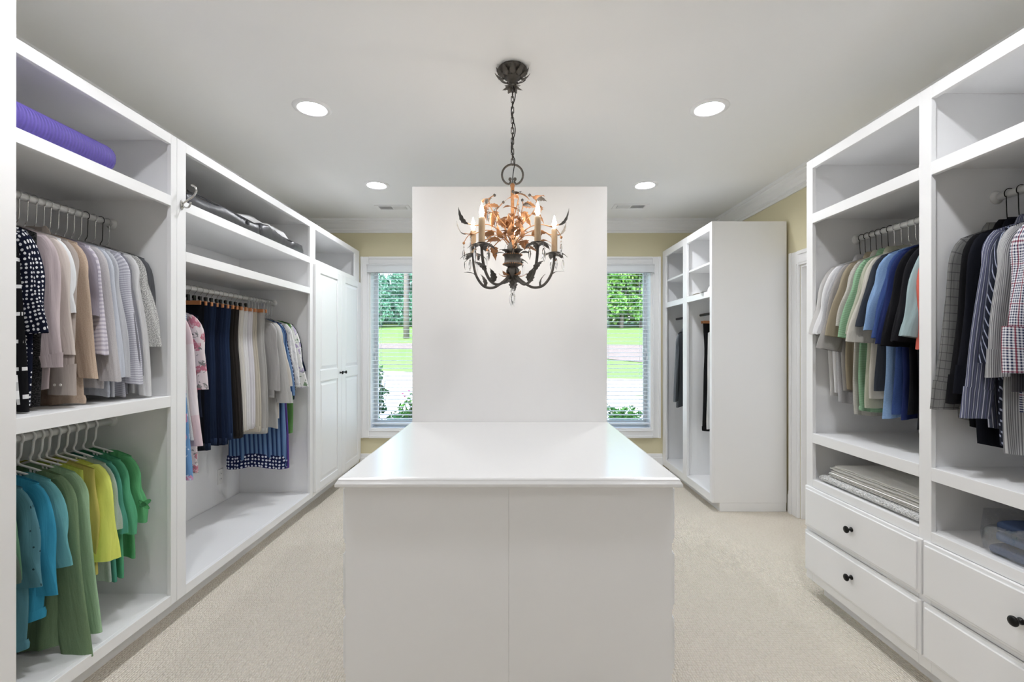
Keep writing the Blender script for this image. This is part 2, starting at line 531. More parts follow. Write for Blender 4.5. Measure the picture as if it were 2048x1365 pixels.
# ------------------------------------------------------------------ windows and blinds
def window(n, x0, x1):
    w = bpy.data.objects.new('window_%d' % n, None); C.objects.link(w); w['kind'] = 'structure'
    w.location = ((x0 + x1) / 2, YB, WZ0); ORIG[w.name] = tuple(w.location)
    CWW = 0.092
    X0, X1, Z0, Z1 = x0 - CWW, x1 + CWW, WZ0 - CWW, WZ1 + CWW
    def board(a0, a1, c0, c1, edge):
        m_ = MB().box(a0, a1, YB - 0.02, YB, c0, c1)
        t = 0.026
        if edge == 'l': m_.box(a0, a0 + t, YB - 0.032, YB - 0.02, c0, c1).box(a1 - 0.018, a1 - 0.006, YB - 0.026, YB - 0.02, c0 + 0.086, c1 - 0.086)
        if edge == 'r': m_.box(a1 - t, a1, YB - 0.032, YB - 0.02, c0, c1).box(a0 + 0.006, a0 + 0.018, YB - 0.026, YB - 0.02, c0 + 0.086, c1 - 0.086)
        if edge == 't': m_.box(a0, a1, YB - 0.032, YB - 0.02, c1 - t, c1).box(a0, a1, YB - 0.026, YB - 0.02, c0 + 0.006, c0 + 0.018)
        if edge == 'b': m_.box(a0, a1, YB - 0.032, YB - 0.02, c0, c0 + t).box(a0, a1, YB - 0.026, YB - 0.02, c1 - 0.018, c1 - 0.006)
        m_.build('casing', M['trim'], w, bevel=0.003)
    board(X0, x0, Z0, Z1, 'l'); board(x1, X1, Z0, Z1, 'r')
    board(x0, x1, WZ1, Z1, 't'); board(x0, x1, Z0, WZ0, 'b')
    for a in ((x0, x0 + 0.014, WZ0, WZ1), (x1 - 0.014, x1, WZ0, WZ1), (x0 + 0.014, x1 - 0.014, WZ0, WZ0 + 0.014), (x0 + 0.014, x1 - 0.014, WZ1 - 0.014, WZ1)):
        MB().box(a[0], a[1], YB, YB + 0.24, a[2], a[3]).build('jamb', M['trim'], w)
    s = 0.044
    ys = YB + 0.175
    for a in ((x0 + 0.014, x0 + s, WZ0 + 0.014, WZ1 - 0.014), (x1 - s, x1 - 0.014, WZ0 + 0.014, WZ1 - 0.014), (x0 + s, x1 - s, WZ0 + 0.014, WZ0 + 0.075), (x0 + s, x1 - s, WZ1 - 0.06, WZ1 - 0.014)):
        MB().box(a[0], a[1], ys, ys + 0.04, a[2], a[3]).build('sash_rail', M['trim'], w, bevel=0.003)
    MB().box(x0 + s - 0.005, x1 - s + 0.005, ys + 0.018, ys + 0.022, WZ0 + 0.07, WZ1 - 0.055).build('pane', M['glass'], w)
    # blind
    side = 'left' if n == 1 else 'right'
    who = ('white slatted blind in the window by the panelled wardrobe doors' if n == 1 else
           'white slatted blind in the window beside the open hanging cabinet with dark jacket')
    b = thing('window_blind', ((x0 + x1) / 2, YB + 0.045, WZ0), who, 'blind', 'window blinds')
    bl = M['blind']
    v = MB().box(x0 - 0.012, x1 + 0.012, YB - 0.052, YB - 0.036, 2.205, 2.30)
    v.box(x0 - 0.016, x1 + 0.016, YB - 0.058, YB - 0.036, 2.285, 2.30).box(x0 - 0.014, x1 + 0.014, YB - 0.055, YB - 0.036, 2.205, 2.216)
    v.box(x0 - 0.012, x0 + 0.0, YB - 0.036, YB - 0.0205, 2.205, 2.292).box(x1, x1 + 0.012, YB - 0.036, YB - 0.0205, 2.205, 2.292)
    v.build('valance', bl, b, bevel=0.002)
    MB().box(x0 + 0.018, x1 - 0.018, YB + 0.02, YB + 0.075, 2.225, 2.275).build('head_rail', bl, b, bevel=0.002)
    sm = MB()
    hw = (x1 - x0) / 2 - 0.018
    prof = [(-0.025, -0.001), (-0.012, 0.0012), (0, 0.002), (0.012, 0.0012), (0.025, -0.001), (0.025, 0.0015), (0, 0.0045), (-0.025, 0.0015)]
    sm.rings([[(-hw, y, z) for y, z in prof], [(hw, y, z) for y, z in prof]], True, True, True)
    me = sm.mesh('slat', bl)
    z = 2.185
    while z > 0.56:
        put('slat', me, b, (0, 0.0, z - WZ0), (math.radians(4), 0, 0))
        z -= 0.0435
    MB().box(x0 + 0.018, x1 - 0.018, YB + 0.02, YB + 0.07, 0.515, 0.532).build('bottom_rail', bl, b, bevel=0.003)
    for fx in (0.12, 0.5, 0.88):
        px = x0 + (x1 - x0) * fx
        MB().tube([(px, YB + 0.018, 2.23), (px, YB + 0.018, 0.53)], 0.0012, 5).tube([(px, YB + 0.072, 2.23), (px, YB + 0.072, 0.53)], 0.0012, 5).build('ladder_cord', bl, b)
    sx = 0.055 if n == 1 else x1 - x0 - 0.055
    for dx, zl in ((-0.006, 1.37), (0.006, 1.28)):
        px = x0 + sx + dx
        c_ = MB().tube([(px, YB + 0.012, 2.22), (px, YB + 0.012, zl)], 0.0014, 5).build('pull_cord', bl, b)
        MB().lathe([(0.003, 0.0), (0.007, -0.012), (0.008, -0.035), (0.004, -0.045)], (px, YB + 0.012, zl), 8).build('tassel', bl, c_, smooth=True)
window(1, *WIN[0])
window(2, *WIN[1])

# ------------------------------------------------------------------ outdoors
def gz(y):
    pts = [(0, -0.10), (13, -0.06), (20, 0.43), (28, 1.15), (34, 1.83), (42, 2.75), (60, 4.4), (120, 8)]
    for (a, b), (c, d) in zip(pts, pts[1:]):
        if y <= c:
            t = (y - a) / (c - a)
            return b + (d - b) * t
    return 8
def strip(x0, x1, fy0, fy1, nx=30, ny=10, dz=0.0):
    m_ = MB()
    rings = []
    for i in range(nx + 1):
        x = x0 + (x1 - x0) * i / nx
        a, b = fy0(x), fy1(x)
        rings.append([(x, a + (b - a) * j / ny, gz(a + (b - a) * j / ny) + dz) for j in range(ny + 1)])
    return m_.rings(rings, False, False, False)
k = NT('lawn_grass')
f, _ = k.noise(k.coord('Object'), 0.6, 4.0); g, _ = k.noise(k.coord('Object'), 22.0, 3.0)
col = k.mix(f, lin((88, 122, 50)), lin((116, 148, 74)))
k.link(k.mix(k.math('MULTIPLY', g, 0.5), col, lin((72, 106, 40))), k.b.inputs['Base Color'])
k.b.inputs['Roughness'].default_value = 1.0
k.bump(g, 0.6, 0.06)
M['lawn'] = k.m
k = NT('pine_mulch')
f, _ = k.noise(k.coord('Object'), 5.0, 5.0, 0.7)
k.link(k.mix(f, lin((88, 76, 68)), lin((140, 126, 116))), k.b.inputs['Base Color'])
k.b.inputs['Roughness'].default_value = 1.0
k.bump(f, 0.7, 0.08)
M['mulch'] = k.m
k = NT('driveway_concrete')
f, _ = k.noise(k.coord('Object'), 1.3, 5.0)
k.link(k.mix(f, lin((196, 192, 188)), lin((222, 219, 216))), k.b.inputs['Base Color'])
k.b.inputs['Roughness'].default_value = 0.9
M['concrete'] = k.m
struct('ground', strip(-60, 60, lambda x: 5.46, lambda x: 110.0, 24, 60), M['lawn'])
struct('driveway', strip(-26, 26, lambda x: 8.6, lambda x: 17.3 - 0.32 * x if x < 0 else 17.3 - 0.16 * x, 26, 14, 0.02), M['concrete'])
struct('mulch_bed', strip(-26, 26, lambda x: 28.3 + 0.02 * x * x * 0.2 - (0 if x < 0 else min(6.5, 1.1 * x)), lambda x: 31.5 - 0.12 * max(x, 0), 26, 4, 0.03), M['mulch'])

def leafmat(name, a, b):
    k = NT(name)
    oi = k.n('ShaderNodeNewGeometry')
    f, _ = k.noise(k.coord('Object'), 0.9, 3.0)
    c_ = k.mix(oi.outputs['Random Per Island'], lin(a), lin(b))
    k.link(k.mix(k.math('MULTIPLY', f, 0.3), c_, lin(a)), k.b.inputs['Base Color'])
    k.b.inputs['Roughness'].default_value = 0.7
    k.b.inputs['Specular IOR Level'].default_value = 0.2
    return k.m
M['leaf_spruce'] = leafmat('spruce_needles', (62, 112, 92), (128, 176, 148))
M['leaf_oak'] = leafmat('oak_leaves', (52, 104, 42), (142, 188, 98))
M['leaf_pine'] = leafmat('pine_needles', (70, 118, 62), (132, 172, 100))
M['leaf_bush'] = leafmat('bush_leaves', (36, 84, 30), (104, 160, 70))
M['leaf_laurel'] = leafmat('laurel_leaves', (24, 66, 40), (74, 128, 74))
M['bark'] = paint('tree_bark', (112, 106, 102), 0.95, 0.1, 0.8, 9, (1, 1, 0.2))

def leaf_cloud(rng, blobs, n, size, droop=0.0, aspect=0.5):
    m_ = MB()
    vs, fs = [], []
    tot = sum(b[3] ** 2 for b in blobs)
    for (cx, cy, cz, r, sq) in blobs:
        for _ in range(max(3, int(n * r * r / tot))):
            a, z = rng.uniform(0, 2 * PI), rng.uniform(-1, 1)
            rr = r * (0.55 + 0.45 * rng.random() ** 0.5)
            q = math.sqrt(1 - z * z)
            p = Vector((cx + rr * q * math.cos(a), cy + rr * q * math.sin(a), cz + rr * z * sq))
            d = Vector((rng.uniform(-1, 1), rng.uniform(-1, 1), rng.uniform(-1, 1) - droop)).normalized()
            s = d.cross(Vector((rng.uniform(-1, 1), rng.uniform(-1, 1), rng.uniform(-1, 1))))
            s = s.normalized() if s.length > 1e-5 else Vector((1, 0, 0))
            l = size * rng.uniform(0.6, 1.3)
            i = len(vs)
            vs += [tuple(p - d * l), tuple(p + s * l * aspect), tuple(p + d * l), tuple(p - s * l * aspect)]
            fs.append((i, i + 1, i + 2, i + 3))
    m_.add(vs, fs)
    return m_

def tree_mesh(kind, seed):
    rng = random.Random(seed)
    blobs = []
    if kind == 'spruce':
        Ht = 9.0
        for i in range(12):
            z = 0.8 + i * 0.68
            r = 2.7 * (1 - i / 13.5)
            for j in range(6):
                a = rng.uniform(0, 2 * PI)
                blobs.append((math.cos(a) * r * 0.65, math.sin(a) * r * 0.65, z + rng.uniform(-.2, .2), max(0.45, r * 0.5), 0.45))
        cl = leaf_cloud(rng, blobs, 5200, 0.24, 0.9, 0.28)
        tr = MB().tube([(0, 0, -0.5), (0, 0, 4), (0, 0, 8.6)], [0.22, 0.15, 0.03], 8)
    elif kind == 'oak':
        for i in range(22):
            a = rng.uniform(0, 2 * PI); r = rng.uniform(0, 2.6)
            blobs.append((math.cos(a) * r, math.sin(a) * r, rng.uniform(1.1, 7.4), rng.uniform(0.9, 1.7), 0.8))
        cl = leaf_cloud(rng, blobs, 5200, 0.22, 0.0, 0.55)
        tr = MB().tube([(0, 0, -0.5), (0.1, 0, 2.2), (0, 0.1, 5.5)], [0.24, 0.19, 0.06], 8)
        for j in range(4):
            a = j * 1.7
            tr.tube([(0.1, 0, 2.0 + 0.3 * j), (math.cos(a) * 1.2, math.sin(a) * 1.2, 4.0 + 0.3 * j)], [0.1, 0.03], 6)
    else:
        for i in range(14):
            a = rng.uniform(0, 2 * PI); r = rng.uniform(0.3, 2.0)
            blobs.append((math.cos(a) * r, math.sin(a) * r, rng.uniform(6.5, 11.5), rng.uniform(0.7, 1.2), 0.6))
        cl = leaf_cloud(rng, blobs, 3000, 0.25, 0.2, 0.25)
        tr = MB().tube([(0, 0, -0.5), (0.06, 0, 4), (0, 0, 11)], [0.24, 0.19, 0.07], 10)
        for j in range(5):
            a = j * 1.4
            tr.tube([(0.03, 0, 6.4 + 0.8 * j), (math.cos(a) * 1.5, math.sin(a) * 1.5, 7.0 + 0.9 * j)], [0.07, 0.02], 6)
    cm, tm = cl.mesh('crown', M['leaf_' + kind]), tr.mesh('trunk', M['bark'], smooth=True)
    return cm, tm
TM = {(kd, i): tree_mesh(kd, 11 + 5 * i + len(kd)) for kd in ('spruce', 'oak', 'pine') for i in (0, 1) if (kd, i) != ('pine', 1)}
def tree(kind, var, x, y, s, label, group=None):
    t = thing(kind + '_tree', (x, y, gz(y)), label, 'tree', group, random.uniform(0, 6))
    put('crown', TM[(kind, var)][0], t, scale=(s, s, s))
    put('trunk', TM[(kind, var)][1], t, scale=(s, s, s))
tree('pine', 0, -7.85, 35.0, 1.0, 'tall bare-trunked pine seen through the window by the panelled doors')
sp = 'blue-green drooping spruce in the row beyond the lawn'
for i, (x, y, s) in enumerate([(-19.5, 50, 1.0), (-14.4, 47.5, .95), (-11.2, 51, 1.1), (-8.0, 49, 1.0), (-4.0, 50, 1.0), (-16.6, 55, 1.25), (-12.6, 57, 1.3), (-9.0, 57, 1.2)]):
    tree('spruce', i % 2, x, y, s, {1: 'blue-green spruce at the window edge, beside the white sash', 2: 'blue-green spruce just behind the bare pine trunk', 6: 'taller spruce rising behind the two front spruces'}.get(i, sp), 'spruces beyond the lawn')
ok = 'leafy green broadleaf tree in the wood edge beyond the mulch bed'
for i, (x, y, s) in enumerate([(4.0, 50, 1.0), (8.2, 47, 1.0), (11.0, 46.5, .95), (13.4, 48, 1.05), (16.8, 49, 1.1), (20.5, 50, 1.0), (9.6, 53, 1.3), (12.6, 54, 1.35), (15.4, 55, 1.3), (0.5, 52, 1.2)]):
    tree('oak', i % 2, x, y, s, {2: 'leafy broadleaf tree in the middle of the window by open wardrobe', 3: 'leafy broadleaf tree at the sash edge of the window by open wardrobe', 7: 'taller broadleaf tree behind the front row, beyond the mulch'}.get(i, ok), 'broadleaf trees beyond the lawn')

def bush(x, y, r, h, label, mat, n, size, seed, stems=False):
    rng = random.Random(seed)
    t = thing('garden_bush', (x, y, gz(y)), label, 'bush')
    bl = []
    for i in range(12):
        a = rng.uniform(0, 2 * PI); q = rng.uniform(0, r * 0.7)
        bl.append((math.cos(a) * q, math.sin(a) * q, rng.uniform(0.15, 0.85) * h, r * rng.uniform(0.35, 0.5), 0.9))
    m_ = leaf_cloud(rng, bl, n, size, 0, 0.42)
    o = bpy.data.objects.new('foliage', m_.mesh('foliage', mat)); C.objects.link(o); o.parent = t
    s = MB()
    for i in range(7):
        a = rng.uniform(0, 2 * PI)
        s.tube([(0, 0, -0.05), (math.cos(a) * r * .3, math.sin(a) * r * .3, h * .5), (math.cos(a) * r * .6, math.sin(a) * r * .6, h * .85)], [0.012, 0.008, 0.003], 5)
    o = bpy.data.objects.new('stem', s.mesh('stem', M['bark'])); C.objects.link(o); o.parent = t
    return t
bush(-2.07, 7.0, 0.36, 1.25, 'upright glossy shrub at the edge of the window by the panelled doors', M['leaf_laurel'], 900, 0.05, 3)
bush(-1.68, 6.9, 0.42, 0.45, 'low dark bush under the window by the panelled doors', M['leaf_laurel'], 900, 0.045, 4)
b3 = bush(-1.42, 6.8, 0.24, 0.82, 'small flowering shrub with pink blossom under the window', M['leaf_bush'], 500, 0.04, 5)
M['blossom'] = paint('pink_blossom', (206, 90, 150), 0.8, 0.2, 0.0)
for i in range(7):
    a = i * 0.9
    MB().lathe([(0.001, 0.0), (0.014, 0.006), (0.018, 0.016), (0.010, 0.022), (0.001, 0.02)], (-1.42 + 0.16 * math.cos(a), 6.8 + 0.16 * math.sin(a), gz(6.8) + 0.72 + 0.05 * (i % 3)), 8).build('blossom', M['blossom'], b3, smooth=True)
bush(1.62, 7.0, 0.46, 0.52, 'rounded green bush under the window beside the open cabinet', M['leaf_bush'], 1400, 0.045, 6)
bush(1.15, 7.2, 0.40, 0.40, 'bright low bush half hidden behind the tall island panel', M['leaf_bush'], 1000, 0.045, 8)

# ------------------------------------------------------------------ cabinet building
W = M['white']
FT = 0.020      # thickness of the face frames
def frame_rail(t, side, y0, y1, z0, z1, nm='rail'):
    x = XFL if side < 0 else XFR
    return bx(nm, W, t, x, x + side * FT, y0, y1, z0, z1, 0.0012)
def knob(parent, x, y, z, nx, ny, s=1.0):
    """round black knob that stands out along (nx, ny)"""
    prof = [(0.011, 0.0), (0.011, 0.003), (0.0055, 0.006), (0.005, 0.014), (0.010, 0.018), (0.0155, 0.022), (0.0165, 0.026), (0.014, 0.030), (0.007, 0.0325), (0.001, 0.033)]
    m_ = MB()
    rings = []
    for r, h in prof:
        r, h = r * s, h * s
        rings.append([(x + nx * h, y + r * math.cos(a), z + r * math.sin(a)) for a in [2 * PI * j / 16 for j in range(16)]])
    m_.rings(rings)
    return m_.build('knob', M['black'], parent, smooth=True)
def rod(t, x, y0, y1, z, r=0.0155):
    o = MB().tube([(x, y0, z), (x, y1, z)], r, 18).build('rod', M['rod'], t, smooth=True)
    for y, s in ((y0, 1), (y1, -1)):
        MB().lathe([(0.027, 0.0), (0.027, s * 0.004), (0.020, s * 0.012), (0.0195, s * 0.016)], (x, y, z), 18, 'y').build('rod_socket', M['rod'], o, smooth=True)
    return o
def carcass(t, side, y0, y1, toe, depth=0.615, wall=0.019, far_panel=True):
    x = XFL if side < 0 else XFR
    xf, xb = x + side * FT, x + side * depth
    bx('side_panel', W, t, xf, xb, y0 + 0.002, y0 + 0.002 + wall, toe, TOP)
    bx('side_panel', W, t, xf, xb, y1 - 0.002 - wall, y1 - 0.002, toe, TOP)
    bx('back_panel', W, t, xb - side * 0.010, xb, y0 + 0.021, y1 - 0.021, toe, TOP - 0.02)
    bx('top_panel', W, t, xf, xb - side * 0.010, y0 + 0.021, y1 - 0.021, TOP - 0.022, TOP)
    return xf, xb
def shelf(t, side, y0, y1, z, depth=0.60, th=0.019):
    x = XFL if side < 0 else XFR
    return bx('shelf', W, t, x + side * FT, x + side * depth, y0, y1, z - th, z)
def panel_front(y0, y1, z0, z1, x, side, th=0.020, step=0.010):
    """drawer or door slab with a stepped edge; the face looks away from 'side'"""
    m_ = MB()
    m_.box(x, x - side * th * 0.6, y0, y1, z0, z1)
    m_.box(x - side * th * 0.6, x - side * th, y0 + step, y1 - step, z0 + step, z1 - step)
    return m_

RAIL_T = (2.391, TOP)
RAIL_1 = (2.086, 2.137)
# --- left bay by the entry: two rods
A = thing('open_wardrobe', (-2.0, 1.94, 0), 'white open wardrobe bay with two rods, lower one of green tops', 'wardrobe')
ya, yb = 1.530, 2.342
carcass(A, -1, ya, yb, 0.113)
frame_rail(A, -1, ya, ya + 0.05, 0.113, TOP, 'stile')
frame_rail(A, -1, 2.301, yb - 0.001, 0.113, TOP, 'stile')
for z0, z1 in (RAIL_T, RAIL_1, (1.094, 1.148), (0.113, 0.162)):
    frame_rail(A, -1, ya + 0.05, 2.301, z0, z1)
for z in (2.137, 1.148, 0.162):
    shelf(A, -1, ya + 0.021, yb - 0.021, z - 0.0005)
bx('toe_kick', W, A, XFL - 0.100, XFL - 0.115, ya, yb, 0, 0.113)
rod(A, -1.985, ya + 0.021, yb - 0.021, 2.0)
rod(A, -1.985, ya + 0.021, yb - 0.021, 1.02)
# --- middle left bay
B = thing('open_wardrobe', (-2.0, 3.14, 0), 'white open wardrobe bay of trousers and tops between green tops and doors', 'wardrobe')
ya, yb = 2.342, 3.945
carcass(B, -1, ya, yb, 0.113)
frame_rail(B, -1, ya + 0.001, 2.407, 0.113, TOP, 'stile')
frame_rail(B, -1, 3.892, yb - 0.001, 0.113, TOP, 'stile')
for z0, z1 in (RAIL_T, RAIL_1, (1.830, 1.881), (0.113, 0.162)):
    frame_rail(B, -1, 2.407, 3.892, z0, z1)
for z in (2.137, 1.881, 0.162):
    shelf(B, -1, ya + 0.021, yb - 0.021, z - 0.0005)
bx('toe_kick', W, B, XFL - 0.100, XFL - 0.115, ya, yb, 0, 0.113)
rod(B, -1.994, ya + 0.021, yb - 0.021, 1.752)
# --- left cupboard with two panelled doors
D = thing('panelled_cupboard', (-2.0, 4.55, 0), 'white cupboard with two tall panelled doors under an open shelf', 'cupboard')
ya, yb = 3.945, 5.158
carcass(D, -1, ya, yb, 0.113)
frame_rail(D, -1, ya + 0.001, 3.998, 0.113, TOP, 'stile')
frame_rail(D, -1, 5.02, yb, 0.113, TOP, 'stile')
for z0, z1 in (RAIL_T, RAIL_1, (0.113, 0.162)):
    frame_rail(D, -1, 3.998, 5.02, z0, z1)
shelf(D, -1, ya + 0.021, yb - 0.021, 2.1365)
bx('toe_kick', W, D, XFL - 0.100, XFL - 0.115, ya, yb, 0, 0.113)
bx('filler_strip', W, D, XFL - 0.02, XFL - 0.04, yb, YB - 0.002, 0.0, TOP)
def door(y0, y1, ky):
    x = XFL + 0.0005
    d_ = MB().box(x, x + 0.014, y0, y1, 0.150, 2.090).build('door', W, D, bevel=0.002)
    st = 0.098
    m_ = MB()
    for a in ((y0, y0 + st, 0.15, 2.09), (y1 - st, y1, 0.15, 2.09), (y0 + st, y1 - st, 0.15, 0.215), (y0 + st, y1 - st, 1.083, 1.183), (y0 + st, y1 - st, 2.025, 2.09)):
        m_.box(x + 0.014, x + 0.022, *a)
    m_.build('door_frame', W, d_, bevel=0.003)
    for z0, z1 in ((0.225, 1.073), (1.193, 2.015)):
        g = 0.026
        a0, a1 = y0 + st + 0.010, y1 - st - 0.010
        r0 = [(x + 0.0141, y, z) for y, z in ((a0, z0), (a1, z0), (a1, z1), (a0, z1))]
        r1 = [(x + 0.0205, y, z) for y, z in ((a0 + g, z0 + g), (a1 - g, z0 + g), (a1 - g, z1 - g), (a0 + g, z1 - g))]
        MB().rings([r0, r1], True, False, True).build('raised_panel', W, d_)
    knob(d_, x + 0.022, ky, 1.135, 1, 0, 1.0)
door(3.952, 4.560, 4.515)
door(4.566, 5.140, 4.612)

# --- right near cabinet: two bays over drawers
R = thing('drawer_wardrobe', (2.0, 1.9, 0), 'white wardrobe with two hanging bays over drawers with black knobs', 'wardrobe')
ra, rb = 1.135, 2.660
xf, xb = carcass(R, 1, ra, rb, 0.081, 0.63)
bx('side_panel', W, R, xf, xb - 0.010, 1.8895, 1.9085, 0.081, TOP - 0.022)
frame_rail(R, 1, 2.607, rb, 0.081, TOP, 'stile')
frame_rail(R, 1, 1.871, 1.927, 0.081, TOP, 'stile')
frame_rail(R, 1, ra, ra + 0.053, 0.081, TOP, 'stile')
for (a, b) in ((1.927, 2.607), (ra + 0.053, 1.871)):
    for z0, z1 in ((2.388, TOP), (2.080, 2.133), (0.853, 0.906), (0.355, 0.380), (0.081, 0.130)):
        frame_rail(R, 1, a, b, z0, z1)
    frame_rail(R, 1, a, b, 0.605, 0.648)
for (a, b) in ((1.9085, 2.639), (1.156, 1.8895)):
    for z in (2.133, 0.906, 0.648):
        shelf(R, 1, a, b, z - 0.0005)
    for z0, z1, dn in ((0.378, 0.606, 0), (0.130, 0.356, 1)):
        y0, y1 = (1.904, 2.652) if a > 1.9 else (1.146, 1.894)
        dr = panel_front(y0, y1, z0, z1, XFR - 0.0005, 1, 0.022, 0.014).build('drawer', W, R, bevel=0.003)
        knob(dr, XFR - 0.0225, (y0 + y1) / 2, (z0 + z1) / 2 + (0.005 if dn == 0 else 0.02), -1, 0, 1.05)
bx('toe_kick', W, R, XFR + 0.066, XFR + 0.081, ra, rb - 0.05, 0, 0.081)
rod(R, 1.955, 1.9085, 2.639, 1.995)
rod(R, 1.965, 1.156, 1.8895, 1.995)

# --- far right open cabinet
E = thing('open_wardrobe', (2.0, 4.55, 0), 'white free-standing open wardrobe beside the doorway with a plain side panel', 'wardrobe')
ea, eb = 3.915, 5.185
XE = XFR
bx('side_panel', W, E, XE + FT, XE + 0.629, ea, ea + 0.019, 0.075, TOP)
bx('side_panel', W, E, XE + FT, XE + 0.629, eb - 0.019, eb, 0.075, TOP)
bx('side_panel', W, E, XE + FT, XE + 0.619, 4.514, 4.533, 0.075, TOP - 0.022)
bx('back_panel', W, E, XE + 0.619, XE + 0.629, ea + 0.02, eb - 0.02, 0.075, TOP)
bx('top_panel', W, E, XE + FT, XE + 0.619, ea + 0.02, eb - 0.02, TOP - 0.022, TOP)
frame_rail(E, 1, ea, 3.957, 0.075, TOP, 'stile')
frame_rail(E, 1, 4.474, 4.574, 0.075, TOP, 'stile')
frame_rail(E, 1, 5.084, eb, 0.075, TOP, 'stile')
for a, b, s0, s1 in ((3.957, 4.474, ea + 0.02, 4.514), (4.574, 5.084, 4.533, eb - 0.019)):
    for z0, z1 in ((2.372, TOP), (1.809, 1.862), (0.075, 0.145)):
        frame_rail(E, 1, a, b, z0, z1)
    for z in (2.115, 1.862, 0.145):
        shelf(E, 1, s0, s1, z - 0.0005, 0.615)
    MB().tube([(1.835, s0, 1.690), (1.835, s1, 1.690)], 0.0125, 12).build('rod', M['black'], E, smooth=True)
bx('toe_kick', W, E, XE + 0.070, XE + 0.085, ea + 0.012, eb, 0, 0.075)
bx('toe_kick', W, E, XE + 0.070, XE + 0.629, ea + 0.004, ea + 0.012, 0, 0.075)

# ------------------------------------------------------------------ island
IX = -0.0085
I = thing('island_dresser', (IX, 2.4, 0), 'white island dresser with drawers and smooth panelled end under the chandelier', 'island')
y0, y1 = 1.800, 3.052
hb = 0.630
m_ = MB().box(IX - hb, IX - 0.0002, y0, y0 + 0.018, 0.0, 0.859)
m_.build('end_panel', W, I, bevel=0.0008)
MB().box(IX + 0.0002, IX + hb, y0 + 0.0006, y0 + 0.0186, 0.0, 0.859).build('end_panel', W, I, bevel=0.0008)
MB().box(IX - hb, IX + hb, y0 + 0.019, y1, 0.09, 0.859).box(IX - hb + 0.06, IX + hb - 0.06, y0 + 0.019, y1, 0.0, 0.09).build('carcass', W, I)
for s in (-1, 1):
    for c0, c1 in ((y0 + 0.024, 2.42), (2.432, 3.045)):
        for z0, z1 in ((0.622, 0.845), (0.362, 0.588), (0.11, 0.333)):
            x = IX + s * (hb + 0.0005)
            d_ = MB().box(x, x + s * 0.013, c0, c1, z0, z1).box(x + s * 0.013, x + s * 0.022, c0 + 0.012, c1 - 0.012, z0 + 0.012, z1 - 0.012).build('drawer', W, I, bevel=0.002)
            knob(d_, x + s * 0.022, (c0 + c1) / 2, (z0 + z1) / 2, s, 0)
# worktop with an ogee edge
T = thing('worktop', (IX, 2.4, 0.86), 'white lacquered worktop with a moulded edge on the island dresser', 'worktop')
CT = 0.894
prof = [(0.655, 0.860), (0.657, 0.863), (0.657, 0.872), (0.653, 0.878), (0.650, 0.882), (0.648, 0.888), (0.643, 0.8925), (0.636, CT)]
rings = []
for xx, z in prof:
    e = 0.657 - xx
    rings.append([(IX - xx, 1.758 + e, z), (IX + xx, 1.758 + e, z), (IX + xx, 3.058, z), (IX - xx, 3.058, z)])
MB().rings(rings).build('worktop_slab', M['counter'], T)
# tall cabinet at the far end of the island
P = thing('tall_cabinet', (IX, 3.3, 0), 'tall white cabinet with a plain back standing at the far end of island', 'cabinet')
px0, px1 = IX - 0.640, IX + 0.639
bx('back_panel', M['white_side'], P, px0, px1, 3.060, 3.078, 0, TOP, 0.002)
bx('side_panel', M['white'], P, px0, px0 + 0.02, 3.079, 3.50, 0, TOP)
bx('side_panel', M['white'], P, px1 - 0.02, px1, 3.079, 3.50, 0, TOP)
bx('top_panel', M['white'], P, px0 + 0.02, px1 - 0.02, 3.079, 3.50, TOP - 0.02, TOP)
for z in (0.1, 0.55, 0.95, 1.35, 1.75, 2.1):
    bx('shelf', M['white'], P, px0 + 0.021, px1 - 0.021, 3.079, 3.48, z - 0.02, z)
bx('divider', M['white'], P, IX - 0.01, IX + 0.01, 3.48, 3.50, 0, TOP - 0.02)

# ------------------------------------------------------------------ ceiling: lamps and vents
def downlight(x, y, label, lens='lamp'):
    t = thing('recessed_light', (x, y, H), label, 'light', 'recessed ceiling lights')
    MB().lathe([(0.0765, 0.0), (0.079, -0.007), (0.086, -0.009), (0.098, -0.008), (0.109, -0.003), (0.1105, 0.0)], (x, y, H), 40, cap=False).build('trim_ring', M['trim'], t, smooth=True)
    MB().lathe([(0.0765, -0.001), (0.0755, 0.034), (0.074, 0.07)], (x, y, H), 40, cap=False).build('baffle', M['trim'], t, smooth=True)
    MB().lathe([(0.0005, 0.0185), (0.050, 0.0185), (0.0725, 0.021), (0.0745, 0.026)], (x, y, H), 40, cap=False).build('lens', M[lens], t, smooth=True)
downlight(LAMP_X[0], 2.735, 'round recessed ceiling light nearest above the open trouser bay')
downlight(LAMP_X[1], 2.735, 'round recessed ceiling light above the aisle by the drawer wardrobe')
downlight(LAMP_X[0], 4.045, 'round recessed ceiling light above the panelled cupboard doors', 'lamp_far')
downlight(LAMP_X[1], 4.045, 'round recessed ceiling light above the far open wardrobe', 'lamp_far')
downlight(LAMP_X[0], 1.425, 'round recessed ceiling light outside the frame by the entry', 'lamp_near')
downlight(LAMP_X[1], 1.425, 'round recessed ceiling light outside the frame by the near drawers', 'lamp_near')
downlight(LAMP_X[0], 0.10, 'added fill light, unseen, in the ceiling above and behind the entry wall', 'lamp_fill')  # this pair is added out of view to brighten island and ceiling
downlight(LAMP_X[1], 0.10, 'added fill light, unseen, in the ceiling over the near aisle', 'lamp_fill')

